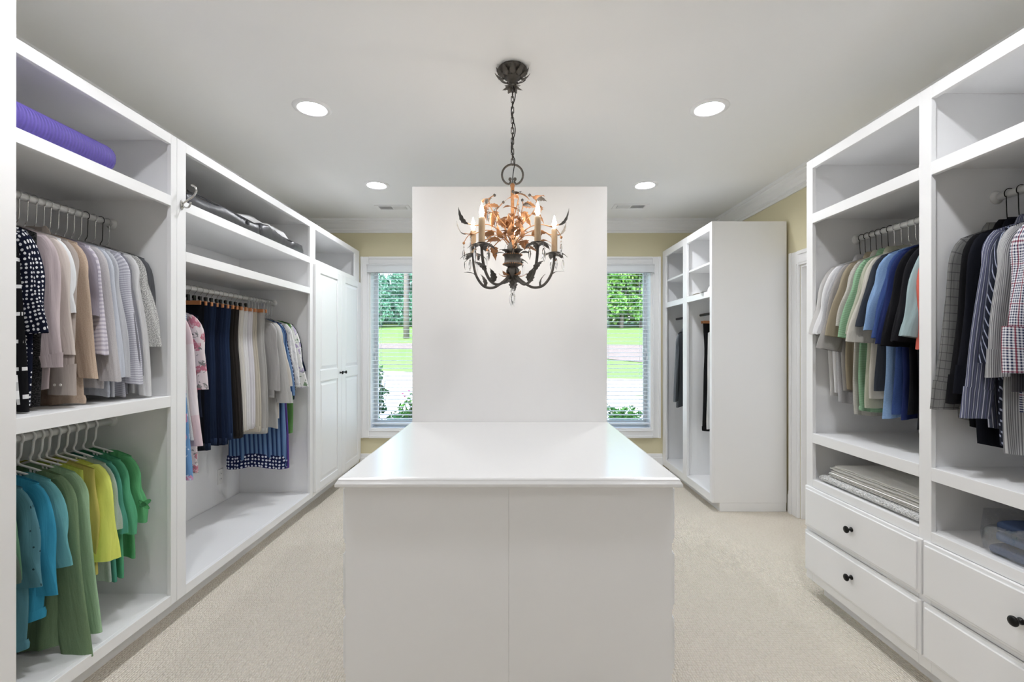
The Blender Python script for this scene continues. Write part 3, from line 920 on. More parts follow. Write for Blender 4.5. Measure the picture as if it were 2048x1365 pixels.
def vent(x0, x1, y0, y1, dark_left, label):
    t = thing('ceiling_vent', ((x0 + x1) / 2, (y0 + y1) / 2, H), label, 'vent', 'ceiling air vents')
    b_ = 0.026
    m_ = MB()
    for a in ((x0, x1, y0, y0 + b_), (x0, x1, y1 - b_, y1), (x0, x0 + b_ * 1.4, y0 + b_, y1 - b_), (x1 - b_ * 1.4, x1, y0 + b_, y1 - b_)):
        m_.box(a[0], a[1], a[2], a[3], H - 0.008, H)
    xm = (x0 + x1) / 2
    m_.box(xm - 0.008, xm + 0.008, y0 + b_, y1 - b_, H - 0.008, H)
    m_.build('vent_frame', M['trim'], t, bevel=0.002)
    MB().box(x0 + b_, x1 - b_, y0 + b_, y1 - b_, H - 0.0012, H).build('vent_backing', M['dark'], t)
    sm = MB().box(-0.0012, 0.0012, -(y1 - y0) / 2 + b_, (y1 - y0) / 2 - b_, -0.010, 0).mesh('louvre', M['trim'])
    for h in (0, 1):
        a0, a1 = (x0 + b_ * 1.4, xm - 0.008) if h == 0 else (xm + 0.008, x1 - b_ * 1.4)
        n = 12
        tilt = 0.75 if (h == 0) == dark_left else -0.75
        tilt = -0.9 if h == 0 else 0.9
        if dark_left is None: tilt = 0
        for i in range(n):
            put('louvre', sm, t, (a0 + (a1 - a0) * (i + 0.5) / n - t.location.x, 0, -0.002), (0, tilt, 0))
vent(-1.358, -1.015, 4.62, 4.78, False, 'white ceiling vent between the crown moulding and light over panelled doors')
vent(1.02, 1.362, 4.58, 4.74, True, 'white ceiling vent between the crown moulding and light over far wardrobe')

# ------------------------------------------------------------------ chandelier
M['bronze'] = metal('dark_bronze', (60, 58, 56), 0.5, 0.5, (108, 102, 95), 60)
M['copper'] = metal('rusted_copper', (120, 74, 44), 0.5, 0.55, (206, 152, 104), 50)
k = NT('candle_sleeve')
f, _ = k.noise(k.mapped(k.coord('Object'), (1, 1, 0.3)), 60.0, 4.0)
k.link(k.mix(f, lin((150, 118, 84)), lin((206, 182, 150))), k.b.inputs['Base Color'])
k.b.inputs['Roughness'].default_value = 0.7
k.bump(f, 0.4, 0.004)
M['candle'] = k.m
k = NT('crystal')
k.b.inputs['Base Color'].default_value = (1, 1, 1, 1)
k.b.inputs['Transmission Weight'].default_value = 1.0
k.b.inputs['Roughness'].default_value = 0.02
k.b.inputs['IOR'].default_value = 1.52
M['crystal'] = k.m

CX, CY = 0.0075, 2.35
ch = thing('chandelier', (CX, CY, H), 'dark bronze leafy chandelier with five lit candles and crystal drops', 'chandelier')

def leaf_mesh(name, mat, curl, width, n=9, serr=0.22, twist=0.0):
    rows = []
    for i in range(n + 1):
        t = i / n
        w = width * math.sin(PI * min(1, t * 0.96 + 0.04) ** 0.75) * (1 + (serr if i % 2 else -serr * 0.4)) + 0.006
        z = curl * t * t
        x = t - 0.35 * abs(curl) * t * t
        c_, s_ = math.cos(twist * t), math.sin(twist * t)
        rows.append([(x, w * c_, z + w * s_ + 0.05 * width), (x, 0.5 * w * c_, z + 0.5 * w * s_ - 0.03 * width), (x, 0, z - 0.14 * width), (x, -0.5 * w * c_, z - 0.5 * w * s_ - 0.03 * width), (x, -w * c_, z - w * s_ + 0.05 * width)])
    back = [[(a, b, c - 0.012) for a, b, c in reversed(r)] for r in rows]
    return MB().rings([r + b for r, b in zip(rows, back)], True, True, True).mesh(name, mat, smooth=True)
LF = {}
for nm, mt in (('b', 'bronze'), ('c', 'copper')):
    for i, (cu, wd, tw) in enumerate(((0.55, 0.26, 0.2), (-0.6, 0.30, -0.2), (0.9, 0.22, 0.3), (-1.0, 0.26, 0.0))):
        LF[nm + str(i)] = leaf_mesh('leaf', M[mt], cu, wd, 9, 0.25, tw)

def aim(p, d, up=(0, 0, 1), s=1.0, roll=0.0):
    x = Vector(d).normalized()
    y = Vector(up).cross(x)
    y = y.normalized() if y.length > 1e-5 else Vector((0, 1, 0))
    z = x.cross(y)
    m_ = Matrix((x, y, z)).transposed().to_4x4() @ Matrix.Rotation(roll, 4, 'X')
    return Matrix.Translation(Vector(p)) @ m_ @ Matrix.Diagonal((s, s, s, 1))
def cleaf(key, p, d, s, roll=0.0, up=(0, 0, 1)):
    return put('leaf', LF[key], ch, matrix=aim(Vector(p) - Vector((CX, CY, H)), d, up, s, roll))
def pol(a, r, z):
    return Vector((CX + r * math.sin(a), CY - r * math.cos(a), z))

# canopy
MB().lathe([(0.070, 0.0), (0.074, -0.006), (0.070, -0.014), (0.062, -0.026), (0.046, -0.042), (0.026, -0.056), (0.018, -0.066), (0.020, -0.074), (0.012, -0.086), (0.004, -0.090)], (CX, CY, H), 24).build('canopy', M['bronze'], ch, smooth=True)
for i in range(11):
    a = 2 * PI * i / 11
    d = pol(a, 1, 0) - pol(0, 0, 0)
    cleaf('b0', pol(a, 0.044, H - 0.050), (d.x, d.y, 0.08), 0.060, 0, (0, 0, 1))
for i in range(7):
    a = 2 * PI * i / 7
    d = pol(a, 1, 0) - pol(0, 0, 0)
    cleaf('b0', pol(a, 0.012, H - 0.076), (d.x * 0.45, d.y * 0.45, -1), 0.048, 0, (d.x, d.y, 0.2))
# chain
link = MB()
pts = []
for i in range(20):
    a = 2 * PI * i / 20
    x, z = 0.0068 * math.cos(a), 0.0068 * math.sin(a)
    pts.append((x, 0, z + (0.0105 if z > 1e-9 else -0.0105)))
rings = []
for i, p in enumerate(pts):
    p = Vector(p); q = Vector(pts[(i + 1) % 20]); o_ = Vector(pts[i - 1])
    d = (q - o_).normalized(); s_ = d.cross(Vector((0, 1, 0))).normalized()
    rings.append([tuple(p + s_ * 0.0021 * math.cos(b) + Vector((0, 1, 0)) * 0.0021 * math.sin(b)) for b in [2 * PI * j / 6 for j in range(6)]])
link.rings(rings + [rings[0]], True, False, False)
lm = link.mesh('chain_link', M['bronze'], smooth=True)
z = H - 0.102
i = 0
while z > 2.318:
    put('chain_link', lm, ch, (0, 0, z - H), (0, 0, PI / 2 * (i % 2) + 0.25))
    z -= 0.0262; i += 1
cord = [(CX + 0.010 * math.sin(j * 0.75) + 0.004, CY - 0.006, H - 0.09 - j * 0.021) for j in range(19)]
MB().tube(bez(cord + [(CX + 0.003, CY - 0.004, 2.26), (CX, CY - 0.003, 2.215)], 3), 0.0024, 6).build('cord', M['plastic_black'], ch, smooth=True)
# scroll ring
rc = 2.256
for s in (-1, 1):
    p = [(CX + s * 0.053 * math.sin(a), CY, rc + 0.053 * math.cos(a)) for a in [PI * j / 14 for j in range(12)]]
    p += [(CX + s * 0.019, CY, rc - 0.047), (CX + s * 0.009, CY, rc - 0.036), (CX + s * 0.012, CY, rc - 0.026)]
    o = MB().tube(p, 0.0075, 8, True, 0.7).build('scroll_ring', M['bronze'], ch, smooth=True)
    MB().lathe([(0.001, -0.009), (0.007, -0.006), (0.009, 0), (0.007, 0.006), (0.001, 0.009)], (CX + s * 0.012, CY - 0.002, rc - 0.022), 10).build('scroll_end', M['bronze'], o, smooth=True)
# stem and hub
MB().lathe([(0.006, 2.215), (0.013, 2.205), (0.009, 2.19), (0.0085, 2.0), (0.009, 1.90), (0.013, 1.87)], (CX, CY, 0), 12).build('stem', M['copper'], ch, smooth=True)
MB().lathe([(0.010, 1.885), (0.016, 1.872), (0.020, 1.862), (0.044, 1.856), (0.047, 1.851), (0.043, 1.846), (0.040, 1.838), (0.040, 1.822), (0.043, 1.812), (0.047, 1.806), (0.043, 1.801), (0.026, 1.792), (0.016, 1.778), (0.020, 1.760), (0.022, 1.745), (0.016, 1.722), (0.010, 1.705), (0.004, 1.690)], (CX, CY, 0), 24).build('hub', M['bronze'], ch, smooth=True)
bd = MB().lathe([(0.0003, -0.0032), (0.0028, -0.0016), (0.0032, 0), (0.0028, 0.0016), (0.0003, 0.0032)], (0, 0, 0), 6).mesh('bead', M['copper'], smooth=True)
for zz in (1.852, 1.805):
    for i in range(26):
        a = 2 * PI * i / 26
        put('bead', bd, ch, pol(a, 0.0475, zz) - Vector((CX, CY, H)))
# crystal drops
cr = MB().lathe([(0.0004, 0.0), (0.0030, -0.003), (0.0042, -0.006), (0.0030, -0.009), (0.0006, -0.0115), (0.0006, -0.015), (0.0040, -0.021), (0.0062, -0.030), (0.0068, -0.042), (0.0052, -0.056), (0.0026, -0.066), (0.0004, -0.072)], (0, 0, 0), 6).mesh('crystal_drop', M['crystal'])
hkm = MB().tube([(0, 0, 0.012), (0, 0, -0.0005)], 0.0007, 4).mesh('wire', M['wire'])
def crystal(p, s=1.0):
    o = put('crystal_drop', cr, ch, Vector(p) - Vector((CX, CY, H)), (0, 0, random.uniform(0, 1)), (s, s, s))
    put('wire', hkm, o)
RA = 0.222
ANG = [math.radians(d - 4.5) for d in (36, 108, 180, 252, 324)]
cand = MB().lathe([(0.0145, 0.0), (0.0155, 0.004), (0.0150, 0.05), (0.0155, 0.09), (0.0148, 0.121), (0.010, 0.124), (0.006, 0.1245)], (0, 0, 0), 14).mesh('candle', M['candle'], smooth=True)
bulb = MB().lathe([(0.006, 0.0), (0.0075, 0.006), (0.0115, 0.018), (0.0118, 0.026), (0.0085, 0.042), (0.0042, 0.056), (0.0012, 0.066), (0.0003, 0.069)], (0, 0, 0), 14).mesh('bulb', M['bulb'], smooth=True)
dish = MB().lathe([(0.008, -0.014), (0.012, -0.008), (0.030, -0.003), (0.034, 0.001), (0.030, 0.003), (0.012, 0.001)], (0, 0, 0), 18).mesh('candle_dish', M['bronze'], smooth=True)
rng = random.Random(4)
for a in ANG:
    path = [pol(a, 0.016, 1.752), pol(a, 0.05, 1.722), pol(a, 0.105, 1.693), pol(a, 0.160, 1.703), pol(a, 0.200, 1.752), pol(a, 0.218, 1.812), pol(a, RA, 1.864)]
    MB().tube(bez(path, 7), [0.0068] * 43, 8).build('arm', M['bronze'], ch, smooth=True)
    c0 = pol(a, RA, 1.872) - Vector((CX, CY, H))
    put('candle_dish', dish, ch, c0)
    cd = put('candle', cand, ch, c0)
    put('bulb', bulb, cd, (0, 0, 0.1245))
    for i in range(6):
        b = a + 2 * PI * i / 6 + 0.5
        d = Vector((math.sin(b), -math.cos(b), 0))
        cleaf('b1', pol(a, RA, 1.869) + d * 0.012, (d.x, d.y, 0.30), 0.060)
    # leaves along the arm
    cleaf('b2', pol(a, 0.200, 1.748), (math.sin(a) * 0.25, -math.cos(a) * 0.25, 1), 0.074, 0, (math.sin(a), -math.cos(a), 0))
    cleaf('b1', pol(a + 0.05, 0.150, 1.700), (-math.sin(a) * 0.3, math.cos(a) * 0.3, 1), 0.068, 0, (-math.sin(a), math.cos(a), 0))
    cleaf('c0', pol(a, 0.030, 1.748), (math.sin(a), -math.cos(a), -0.25), 0.05)
    # tendril reaching beyond the candle, dark leaf at its tip
    ta = a + (0.42 if abs(math.cos(a)) > 0.7 else 0.0) * (1 if math.sin(a) > 0 else -1)
    a_, a = a, ta
    tp = [pol(a, 0.012, 1.905), pol(a + .03, 0.07, 1.965), pol(a + .08, 0.14, 1.988), pol(a + .12, 0.215, 1.972), pol(a + .12, 0.262, 1.978)]
    MB().tube(bez(tp, 6), 0.0026, 6).build('tendril', M['copper'], ch, smooth=True)
    cleaf('b2', pol(a + .12, 0.252, 1.974), (math.sin(a + .12), -math.cos(a + .12), 0.05), 0.078)
    t2 = [pol(a + .11, 0.19, 1.976), pol(a + .2, 0.228, 1.962), pol(a + .24, 0.252, 1.925)]
    MB().tube(bez(t2, 5), 0.0020, 5).build('tendril', M['copper'], ch, smooth=True)
    MB().lathe([(0.001, 0.006), (0.006, 0.003), (0.0072, -0.002), (0.004, -0.007), (0.001, -0.009)], tuple(pol(a + .24, 0.252, 1.922)), 8).build('bud', M['copper'], ch, smooth=True)
    crystal(pol(a + .24, 0.252, 1.905))
    a = a_
    for b, r in ((a + 0.19, RA), (a - 0.19, RA), (a, RA + 0.046)):
        crystal(pol(b, r, 1.856), rng.uniform(0.9, 1.1))
    # tall spray between the candles
    a2 = a + math.radians(36 + rng.uniform(-8, 8))
    hgt = rng.uniform(0.93, 1.03)
    sp_ = [pol(a2, 0.010, 1.93), pol(a2 + .1, 0.05, 2.00), pol(a2 + .25, 0.10, 2.055), pol(a2 + .3, 0.125, 2.10), pol(a2 + .2, 0.118, 2.15 * (hgt * .2 + .8)), pol(a2 + .1, 0.092, 2.172 * (hgt * .2 + .8))]
    MB().tube(bez(sp_, 6), 0.0026, 6).build('tendril', M['copper'], ch, smooth=True)
    MB().lathe([(0.001, 0.007), (0.006, 0.003), (0.0076, -0.002), (0.005, -0.008), (0.001, -0.009)], tuple(sp_[-1]), 8).build('bud', M['bronze'], ch, smooth=True)
    for q, (j, s_, ky) in enumerate(((1, 0.062, 'c0'), (2, 0.078, 'c1'), (3, 0.080, 'c3'), (4, 0.075, 'c1'), (4, 0.058, 'b1'))):
        b = a2 + rng.uniform(-1.2, 1.2)
        cleaf(ky, sp_[j], (math.sin(b), -math.cos(b), rng.uniform(-0.2, 0.7)), s_, rng.uniform(-0.5, 0.5))
    crystal(pol(a2 + .3, 0.13, 2.075))
    # second, lower spray close to the stem
    a3 = a + math.radians(20)
    s3 = [pol(a3, 0.010, 1.885), pol(a3 + .2, 0.05, 1.935), pol(a3 + .4, 0.10, 1.945), pol(a3 + .5, 0.145, 1.915)]
    MB().tube(bez(s3, 6), 0.0024, 6).build('tendril', M['copper'], ch, smooth=True)
    for j, s_, ky in ((1, 0.068, 'c2'), (2, 0.080, 'c1'), (3, 0.072, 'c3')):
        b = a3 + rng.uniform(-0.9, 0.9)
        cleaf(ky, s3[j], (math.sin(b), -math.cos(b), rng.uniform(0.0, 0.9)), s_, rng.uniform(-0.6, 0.6))
    # leaves standing up round the hub and folded down under it
    cleaf('b2', pol(a3, 0.030, 1.858), (math.sin(a3) * 0.8, -math.cos(a3) * 0.8, 0.8), 0.060)
    cleaf('b1', pol(a, 0.034, 1.858), (math.sin(a), -math.cos(a), 0.9), 0.065)
    cleaf('c1', pol(a3 + .4, 0.014, 1.96 + 0.02 * rng.random()), (math.sin(a3 + .5), -math.cos(a3 + .5), 0.8), 0.066)
    cleaf('c3', pol(a2, 0.012, 2.02 + 0.03 * rng.random()), (math.sin(a2), -math.cos(a2), 1.0), 0.060)
    cleaf('b1', pol(a2, 0.018, 1.795), (math.sin(a2) * .8, -math.cos(a2) * .8, -0.9), 0.062)
    cleaf('b0', pol(a, 0.014, 1.735), (math.sin(a) * .5, -math.cos(a) * .5, -1), 0.055, 0, (math.sin(a), -math.cos(a), 0))
for i in range(4):
    crystal(pol(i * PI / 2 + .4, 0.009, 1.682 - 0.006 * (i % 2)), 1.15)

# ------------------------------------------------------------------ hangers
def hook_path(r, neck, s=1):
    """from the neck up and round over the rod at the origin (rod runs along y)"""
    R_ = r
    arc = [(s * R_ * math.cos(a), 0, R_ * math.sin(a)) for a in [math.radians(d) for d in range(200, -61, -15)]]
    low = [(0, 0, neck), (0, 0, neck + 0.016), (s * 0.010, 0, neck + 0.032), (s * R_ * 0.92, 0, -R_ * 0.75)]
    path = low[:3] + [(s * R_ * math.cos(math.radians(d)), 0, R_ * math.sin(math.radians(d))) for d in range(-50, 186, 15)]
    return path
HK = {}
def hanger_meshes(kind, w, drop, neck):
    key = (kind, round(w, 3), round(drop, 3), round(neck, 3))
    if key in HK:
        return HK[key]
    n = neck
    tip = w - 0.02
    out = []
    if kind in ('clear', 'black'):
        mt = M['clear'] if kind == 'clear' else M['plastic_black']
        hm = M['wire'] if kind == 'clear' else M['black']
        out.append(('hook', MB().tube(bez(hook_path(0.0205, n), 3), 0.0017, 6).mesh('hook', hm, smooth=True)))
        P_ = [(-tip, 0, n - drop), (-tip * .6, 0, n - drop * .5), (-0.045, 0, n - 0.010), (0, 0, n + 0.002), (0.045, 0, n - 0.010), (tip * .6, 0, n - drop * .5), (tip, 0, n - drop)]
        out.append(('shoulder_bar', MB().tube(bez(P_, 4), 0.0085, 8, True, 0.5).mesh('shoulder_bar', mt, smooth=True)))
        out.append(('bottom_bar', MB().tube([(-tip * .95, 0, n - drop - 0.006), (tip * .95, 0, n - drop - 0.006)], 0.004, 6).mesh('bottom_bar', mt, smooth=True)))
    elif kind in ('white', 'red'):
        mt = M['plastic_white'] if kind == 'white' else M['plastic_red']
        r = 0.0048
        out.append(('hook', MB().tube(bez(hook_path(0.0225, n), 3), r, 8).mesh('hook', mt, smooth=True)))
        P_ = [(0, 0, n), (0.012, 0, n - 0.008), (tip * .5, 0, n - drop * .48), (tip - 0.01, 0, n - drop * .97), (tip, 0, n - drop - 0.008), (tip - 0.012, 0, n - drop - 0.020)]
        m_ = MB()
        for s in (-1, 1):
            m_.tube(bez([(s * a, b, c) for a, b, c in P_], 4), r, 8)
            m_.tube(bez([(s * 0.05, 0, n - drop * .3), (s * 0.055, 0, n - drop * .3 - 0.025), (s * 0.068, 0, n - drop * .3 - 0.022), (s * 0.066, 0, n - drop * .3 - 0.012)], 3), 0.0035, 6)
        out.append(('shoulder_bar', m_.mesh('shoulder_bar', mt, smooth=True)))
        out.append(('bottom_bar', MB().tube([(-tip + 0.012, 0, n - drop - 0.020), (tip - 0.012, 0, n - drop - 0.020)], r, 8).mesh('bottom_bar', mt, smooth=True)))
    elif kind == 'wire':
        P_ = [(0, 0, n), (0.01, 0, n - 0.006), (tip * .5, 0, n - drop * .5), (tip, 0, n - drop), (tip - 0.004, 0, n - drop - 0.010)]
        out.append(('hook', MB().tube(bez(hook_path(0.0205, n), 3), 0.0016, 6).mesh('hook', M['wire'], smooth=True)))
        m_ = MB()
        for s in (-1, 1):
            m_.tube(bez([(s * a, b, c) for a, b, c in P_], 4), 0.0022, 6)
        m_.tube([(-tip + 0.004, 0, n - drop - 0.010), (tip - 0.004, 0, n - drop - 0.010)], 0.0022, 6)
        out.append(('shoulder_bar', m_.mesh('shoulder_bar', M['wire'], smooth=True)))
    elif kind == 'clamp':
        out.append(('hook', MB().tube(bez(hook_path(0.0205, n + 0.035), 3), 0.0017, 6).mesh('hook', M['wire'], smooth=True)))
        out.append(('grip_lever', MB().box(-0.006, 0.006, -0.010, 0.010, n + 0.006, n + 0.046).box(-0.008, 0.008, -0.014, -0.002, n + 0.026, n + 0.044).mesh('grip_lever', M['plastic_black'], bevel=0.002)))
        m_ = MB()
        for y in (-0.0245, 0.0245):
            m_.rings([[(x, y + dy, n - 0.012 + dz) for dy, dz in ((-.0055, -.013), (.0055, -.013), (.0055, .010), (0, .013), (-.0055, .010))] for x in (-w, w)])
        out.append(('wooden_jaw', m_.mesh('wooden_jaw', M['wood'], bevel=0.002)))
    HK[key] = out
    return out
def hanger(kind, x, y, z, w, drop, neck, holds, rz, group):
    desc = {'clear': 'clear plastic hanger with metal hook', 'white': 'white tubular plastic hanger', 'wire': 'thin wire hanger', 'black': 'black hanger', 'red': 'red velvet hanger', 'clamp': 'wooden clamp hanger with metal hook'}[kind]
    t = thing('clothes_hanger', (x, y, z), '%s holding the %s' % (desc, holds), 'hanger', group, rz)
    for nm, me in hanger_meshes(kind, w, drop, neck):
        put(nm, me, t)
    return t

# ------------------------------------------------------------------ garments
def sm(t, a=0.0, b=1.0):
    t = max(0.0, min(1.0, (t - a) / (b - a)))
    return t * t * (3 - 2 * t)
def se(c, p=0.8):
    return math.copysign(abs(c) ** p, c)

def body_mesh(g, mat, nu=44, nv=22):
    w, n, drop, L, th = g['w'], g['neck'] + 0.007, g['drop'], g['L'], g['th']
    nw, fold, ph, flare = g['nw'], g['fold'], g['ph'], g['flare']
    rings, uvs = [], []
    for i in range(nv + 1):
        t = i / nv
        hw = w * (1 + 0.07 * sm(t, 0.08, 0.5)) * (1 + flare * t)
        ht = th * (0.45 + 0.55 * sm(t, 0, 0.14))
        ring, ur = [], []
        for j in range(nu + 1):
            a = 2 * PI * j / nu
            c_, s_ = se(math.cos(a)), se(math.sin(a), 0.7)
            x = hw * c_
            top = n - drop * (abs(c_)) ** 1.15
            if abs(c_) * w < nw:
                top -= (g['scoop'] if s_ < 0 else 0.018) * (1 - (abs(c_) * w / nw) ** 2)
            hem = n - L + 0.012 * math.sin(x * 17 + ph) + g['hemtilt'] * x
            z = top + (hem - top) * t
            e = fold * sm(t, 0.05, 1.0)
            yc = e * (math.sin(x * 2 * PI / 0.155 + ph + 1.5 * t) + 0.45 * math.sin(x * 2 * PI / 0.071 + 2.1 * ph + 2.6 * t))
            yc += 0.5 * fold * math.sin(5.0 * t + ph) * (1 - abs(c_))
            y = yc + ht * s_
            xx = x + 0.008 * t * math.sin(7 * t + ph + s_)
            if j < nu:
                ring.append((xx, y, z))
            ur.append((x if s_ < 0 else 1.0 - x, t * L))
        rings.append(ring); uvs.append(ur)
    return MB().rings(rings, True, False, False, uvs).mesh('body', mat, smooth=True)

def sleeve_mesh(g, s, mat, nu=26, nv=16, frac=(0.0, 1.0), grow=1.0, name='sleeve'):
    """sleeve on side s (+1/-1) hanging from the shoulder tip"""
    w, n, drop, ph = g['w'], g['neck'], g['drop'], g['ph'] + (0.7 if s > 0 else 2.2)
    Ls, r0, r1, th = g['sl'], g['sr0'], g['sr1'], g['sth']
    sh = Vector((w - 0.020, 0, n - drop - 0.045))
    dirs = Vector((g['out'], g['fwd'], -1)).normalized()
    p0 = Vector((w - 0.070, 0, n - drop - 0.026))
    P_ = [p0, Vector((w - 0.024, 0.0, n - drop - 0.068)), Vector((w - 0.020 + g['out'] * 0.085, g['fwd'] * .1, n - drop - 0.160))]
    end = P_[-1] + dirs * max(0.02, Ls - 0.10)
    mid = (P_[-1] + end) * 0.5 + Vector((0.010 * math.sin(ph), 0.006 * math.cos(ph), 0))
    P_ += [mid, end]
    path = bez(P_, 8)
    rings, uvs = [], []
    d_acc = 0
    pv = None
    for i in range(nv + 1):
        t = frac[0] + (frac[1] - frac[0]) * i / nv
        q = t * (len(path) - 1)
        i0 = min(int(q), len(path) - 2)
        p = path[i0].lerp(path[i0 + 1], q - i0)
        d = (path[min(i0 + 2, len(path) - 1)] - path[max(i0 - 1, 0)]).normalized()
        if pv is not None:
            d_acc += (p - pv).length
        pv = p
        nrm = Vector((-d.z, 0, d.x)).normalized()
        if t < 0.12:
            hwid = 0.045 + (r0 - 0.045) * sm(t, 0, 0.12)
        else:
            hwid = r0 + (r1 - r0) * (t - 0.12) / 0.88
        hwid *= grow
        thk = th * (0.72 + 0.28 * sm(t, 0, 0.3)) * (1 + (g['puff'] * sm(t, 0.55, 0.9) * (1 - sm(t, 0.93, 1.0)))) * grow
        hwid *= (1 + g['puff'] * 0.5 * sm(t, 0.5, 0.88) * (1 - sm(t, 0.92, 1.0)))
        ring, ur = [], []
        for j in range(nu + 1):
            a = 2 * PI * j / nu
            wr = 1 + (g['swr'] * math.sin(3 * a + ph + 5 * t) + 0.5 * g['swr'] * math.sin(5 * a - 1.7 * ph - 6 * t)) * sm(t, 0.08, 0.5)
            v_ = nrm * (hwid * se(math.cos(a), 0.85) * wr) + Vector((0, 1, 0)) * (thk * se(math.sin(a), 0.8) * wr)
            p2 = p + v_
            if j < nu:
                ring.append((s * p2.x, p2.y, p2.z - (0.010 * math.cos(a) if t > 0.97 else 0)))
            ur.append((j / nu * 2 * PI * r0 * .8, d_acc))
        rings.append(ring); uvs.append(ur)
    if s < 0:
        rings = [[r[0]] + r[:0:-1] for r in rings]
    
    return MB().rings(rings, True, False, False, uvs).mesh(name, mat, smooth=True)

def collar_mesh(g, mat, kind):
    n, nw, drop, w = g['neck'], g['nw'], g['drop'], g['w']
    rings, uvs = [], []
    if kind == 'crew':
        prof = [(0.000, -0.010), (-0.003, -0.002), (0.001, 0.003), (0.006, -0.002), (0.006, -0.010)]
    else:
        prof = [(0.002, -0.010), (-0.004, 0.012), (-0.004, 0.030), (0.004, 0.034), (0.014, 0.022), (0.022, 0.000), (0.020, -0.004), (0.010, 0.016), (0.006, 0.0)]
    N = 26
    for i in range(N):
        a = 2 * PI * i / N
        c_, s_ = math.cos(a), math.sin(a)
        x = nw * c_
        z = n - drop * (abs(x) / w) ** 1.15 - ((g['scoop'] if s_ < 0 else 0.018) * (1 - c_ * c_))
        y = s_ * (g['th'] * 0.45 + 0.006)
        rings.append([(x + c_ * o, y + s_ * o, z + h) for o, h in prof])
        uvs.append([(i * 0.02, h) for o, h in prof])
    rings.append(rings[0]); uvs.append(uvs[0])
    m_ = MB().rings(rings, False, False, False, [u for u in uvs])
    return m_.mesh('collar', mat, smooth=True)

BT = MB().lathe([(0.0005, 0.0015), (0.004, 0.0018), (0.0055, 0.0008), (0.0055, -0.001), (0.0005, -0.001)], (0, 0, 0), 10).mesh('button', paint('button_shell', (225, 222, 214), 0.3, 0.5, 0.0))

DEF = dict(w=0.182, neck=-0.125, drop=0.058, L=0.70, th=0.017, nw=0.085, fold=0.007, flare=0.02, scoop=0.05, hemtilt=0.0,
           sl=0.24, sr0=0.062, sr1=0.056, sth=0.017, out=0.14, fwd=0.0, puff=0.0, swr=0.14)
garment_no = [0]
def garment(name, x, y, z, label, short, cat, mat, sleeve='short', collar=None, hang='clear', group=None, rz=None, cuff=None, hem=None, buttons=0, pocket=False, **kw):
    g = dict(DEF); 
    if sleeve == 'long': g.update(sl=0.56, sr0=0.062, sr1=0.040, sth=0.016, swr=0.13)
    if sleeve == 'elbow': g.update(sl=0.36, sr0=0.064, sr1=0.054)
    g.update(kw)
    garment_no[0] += 1
    g['ph'] = g.get('ph', y * 9.0 + 0.35 * math.sin(garment_no[0] * 2.4))
    rg = random.Random(garment_no[0])
    if rz is None:
        rz = rg.uniform(-0.07, 0.07)
    if x > 0:
        rz += PI
    t = thing(name, (x, y, z), label, cat, group, rz)
    def add(nm, me):
        o = put(nm, me, t)
        return o
    add('body', body_mesh(g, mat))
    if sleeve != 'none':
        for s in (1, -1):
            so = add('sleeve', sleeve_mesh(g, s, mat))
            if cuff:
                f0 = 1 - cuff / (g['sl'] + 0.10)
                co_ = put('cuff', sleeve_mesh(g, s, g.get('cuffmat', mat), 26, 3, (f0, 1.012), g.get('cuffgrow', 1.10), 'cuff'), so)
                if s > 0 and buttons:
                    ex = g['w'] - 0.020 + g['out'] * (g['sl'] - 0.03)
                    zz = g['neck'] - g['drop'] - 0.16 - (g['sl'] - 0.10) + 0.035
                    for b in range(buttons):
                        put('button', BT, co_, (ex - 0.012 + 0.024 * b, -g['sth'] * g.get('cuffgrow', 1.1) - 0.0035 + g['fwd'] * g['sl'], zz), (PI / 2, 0, 0))
    if collar:
        add('collar', collar_mesh(g, mat, collar))
    if hem:
        g2 = dict(g)
        m_ = MB()
        rings, uvs = [], []
        for zz, gr in ((hem, 1.0), (hem * .5, 1.03), (-0.004, 1.02)):
            ring, ur = [], []
            for j in range(45):
                a = 2 * PI * j / 44
                c_, s_ = se(math.cos(a)), se(math.sin(a), 0.7)
                xx = g['w'] * 1.07 * (1 + g['flare']) * c_ * gr
                yc = g['fold'] * (math.sin(xx * 2 * PI / 0.155 + g['ph'] + 1.5) + 0.45 * math.sin(xx * 2 * PI / 0.071 + 2.1 * g['ph'] + 2.6))
                if j < 44:
                    ring.append((xx, yc + (g['th'] + 0.002) * s_ * gr, g['neck'] - 0.004 - g['L'] + zz + 0.012 * math.sin(xx * 17 + g['ph'])))
                ur.append((xx if s_ < 0 else 1.0 - xx, zz))
            rings.append(ring); uvs.append(ur)
        m_.rings(rings, True, False, False, uvs)
        add('hem_band', m_.mesh('hem_band', g.get('hemmat', mat), smooth=True))
    if pocket:
        zz = g['neck'] - 0.24
        pk = MB()
        rings, uvs = [], []
        for i in range(8):
            zc = zz - 0.13 * i / 7
            tt = -(zc - g['neck']) / g['L']
            row, ur = [], []
            for j in range(9):
                xx = 0.01 + 0.115 * j / 8
                yc = g['fold'] * sm(tt, 0.05, 1) * (math.sin(xx * 2 * PI / 0.155 + g['ph'] + 1.5 * tt))
                row.append((xx, yc - g['th'] * 1.06 - 0.002, zc)); ur.append((xx, zc))
            rings.append(row); uvs.append(ur)
        pk.rings(rings, False, False, False, uvs)
        add('pocket', pk.mesh('pocket', mat, smooth=True))
    if hang:
        hanger(hang, x, y, z, g['w'], g['drop'], g['neck'] + g.get('hlift', 0.0), short, rz, g.get('hgroup'))
    return t

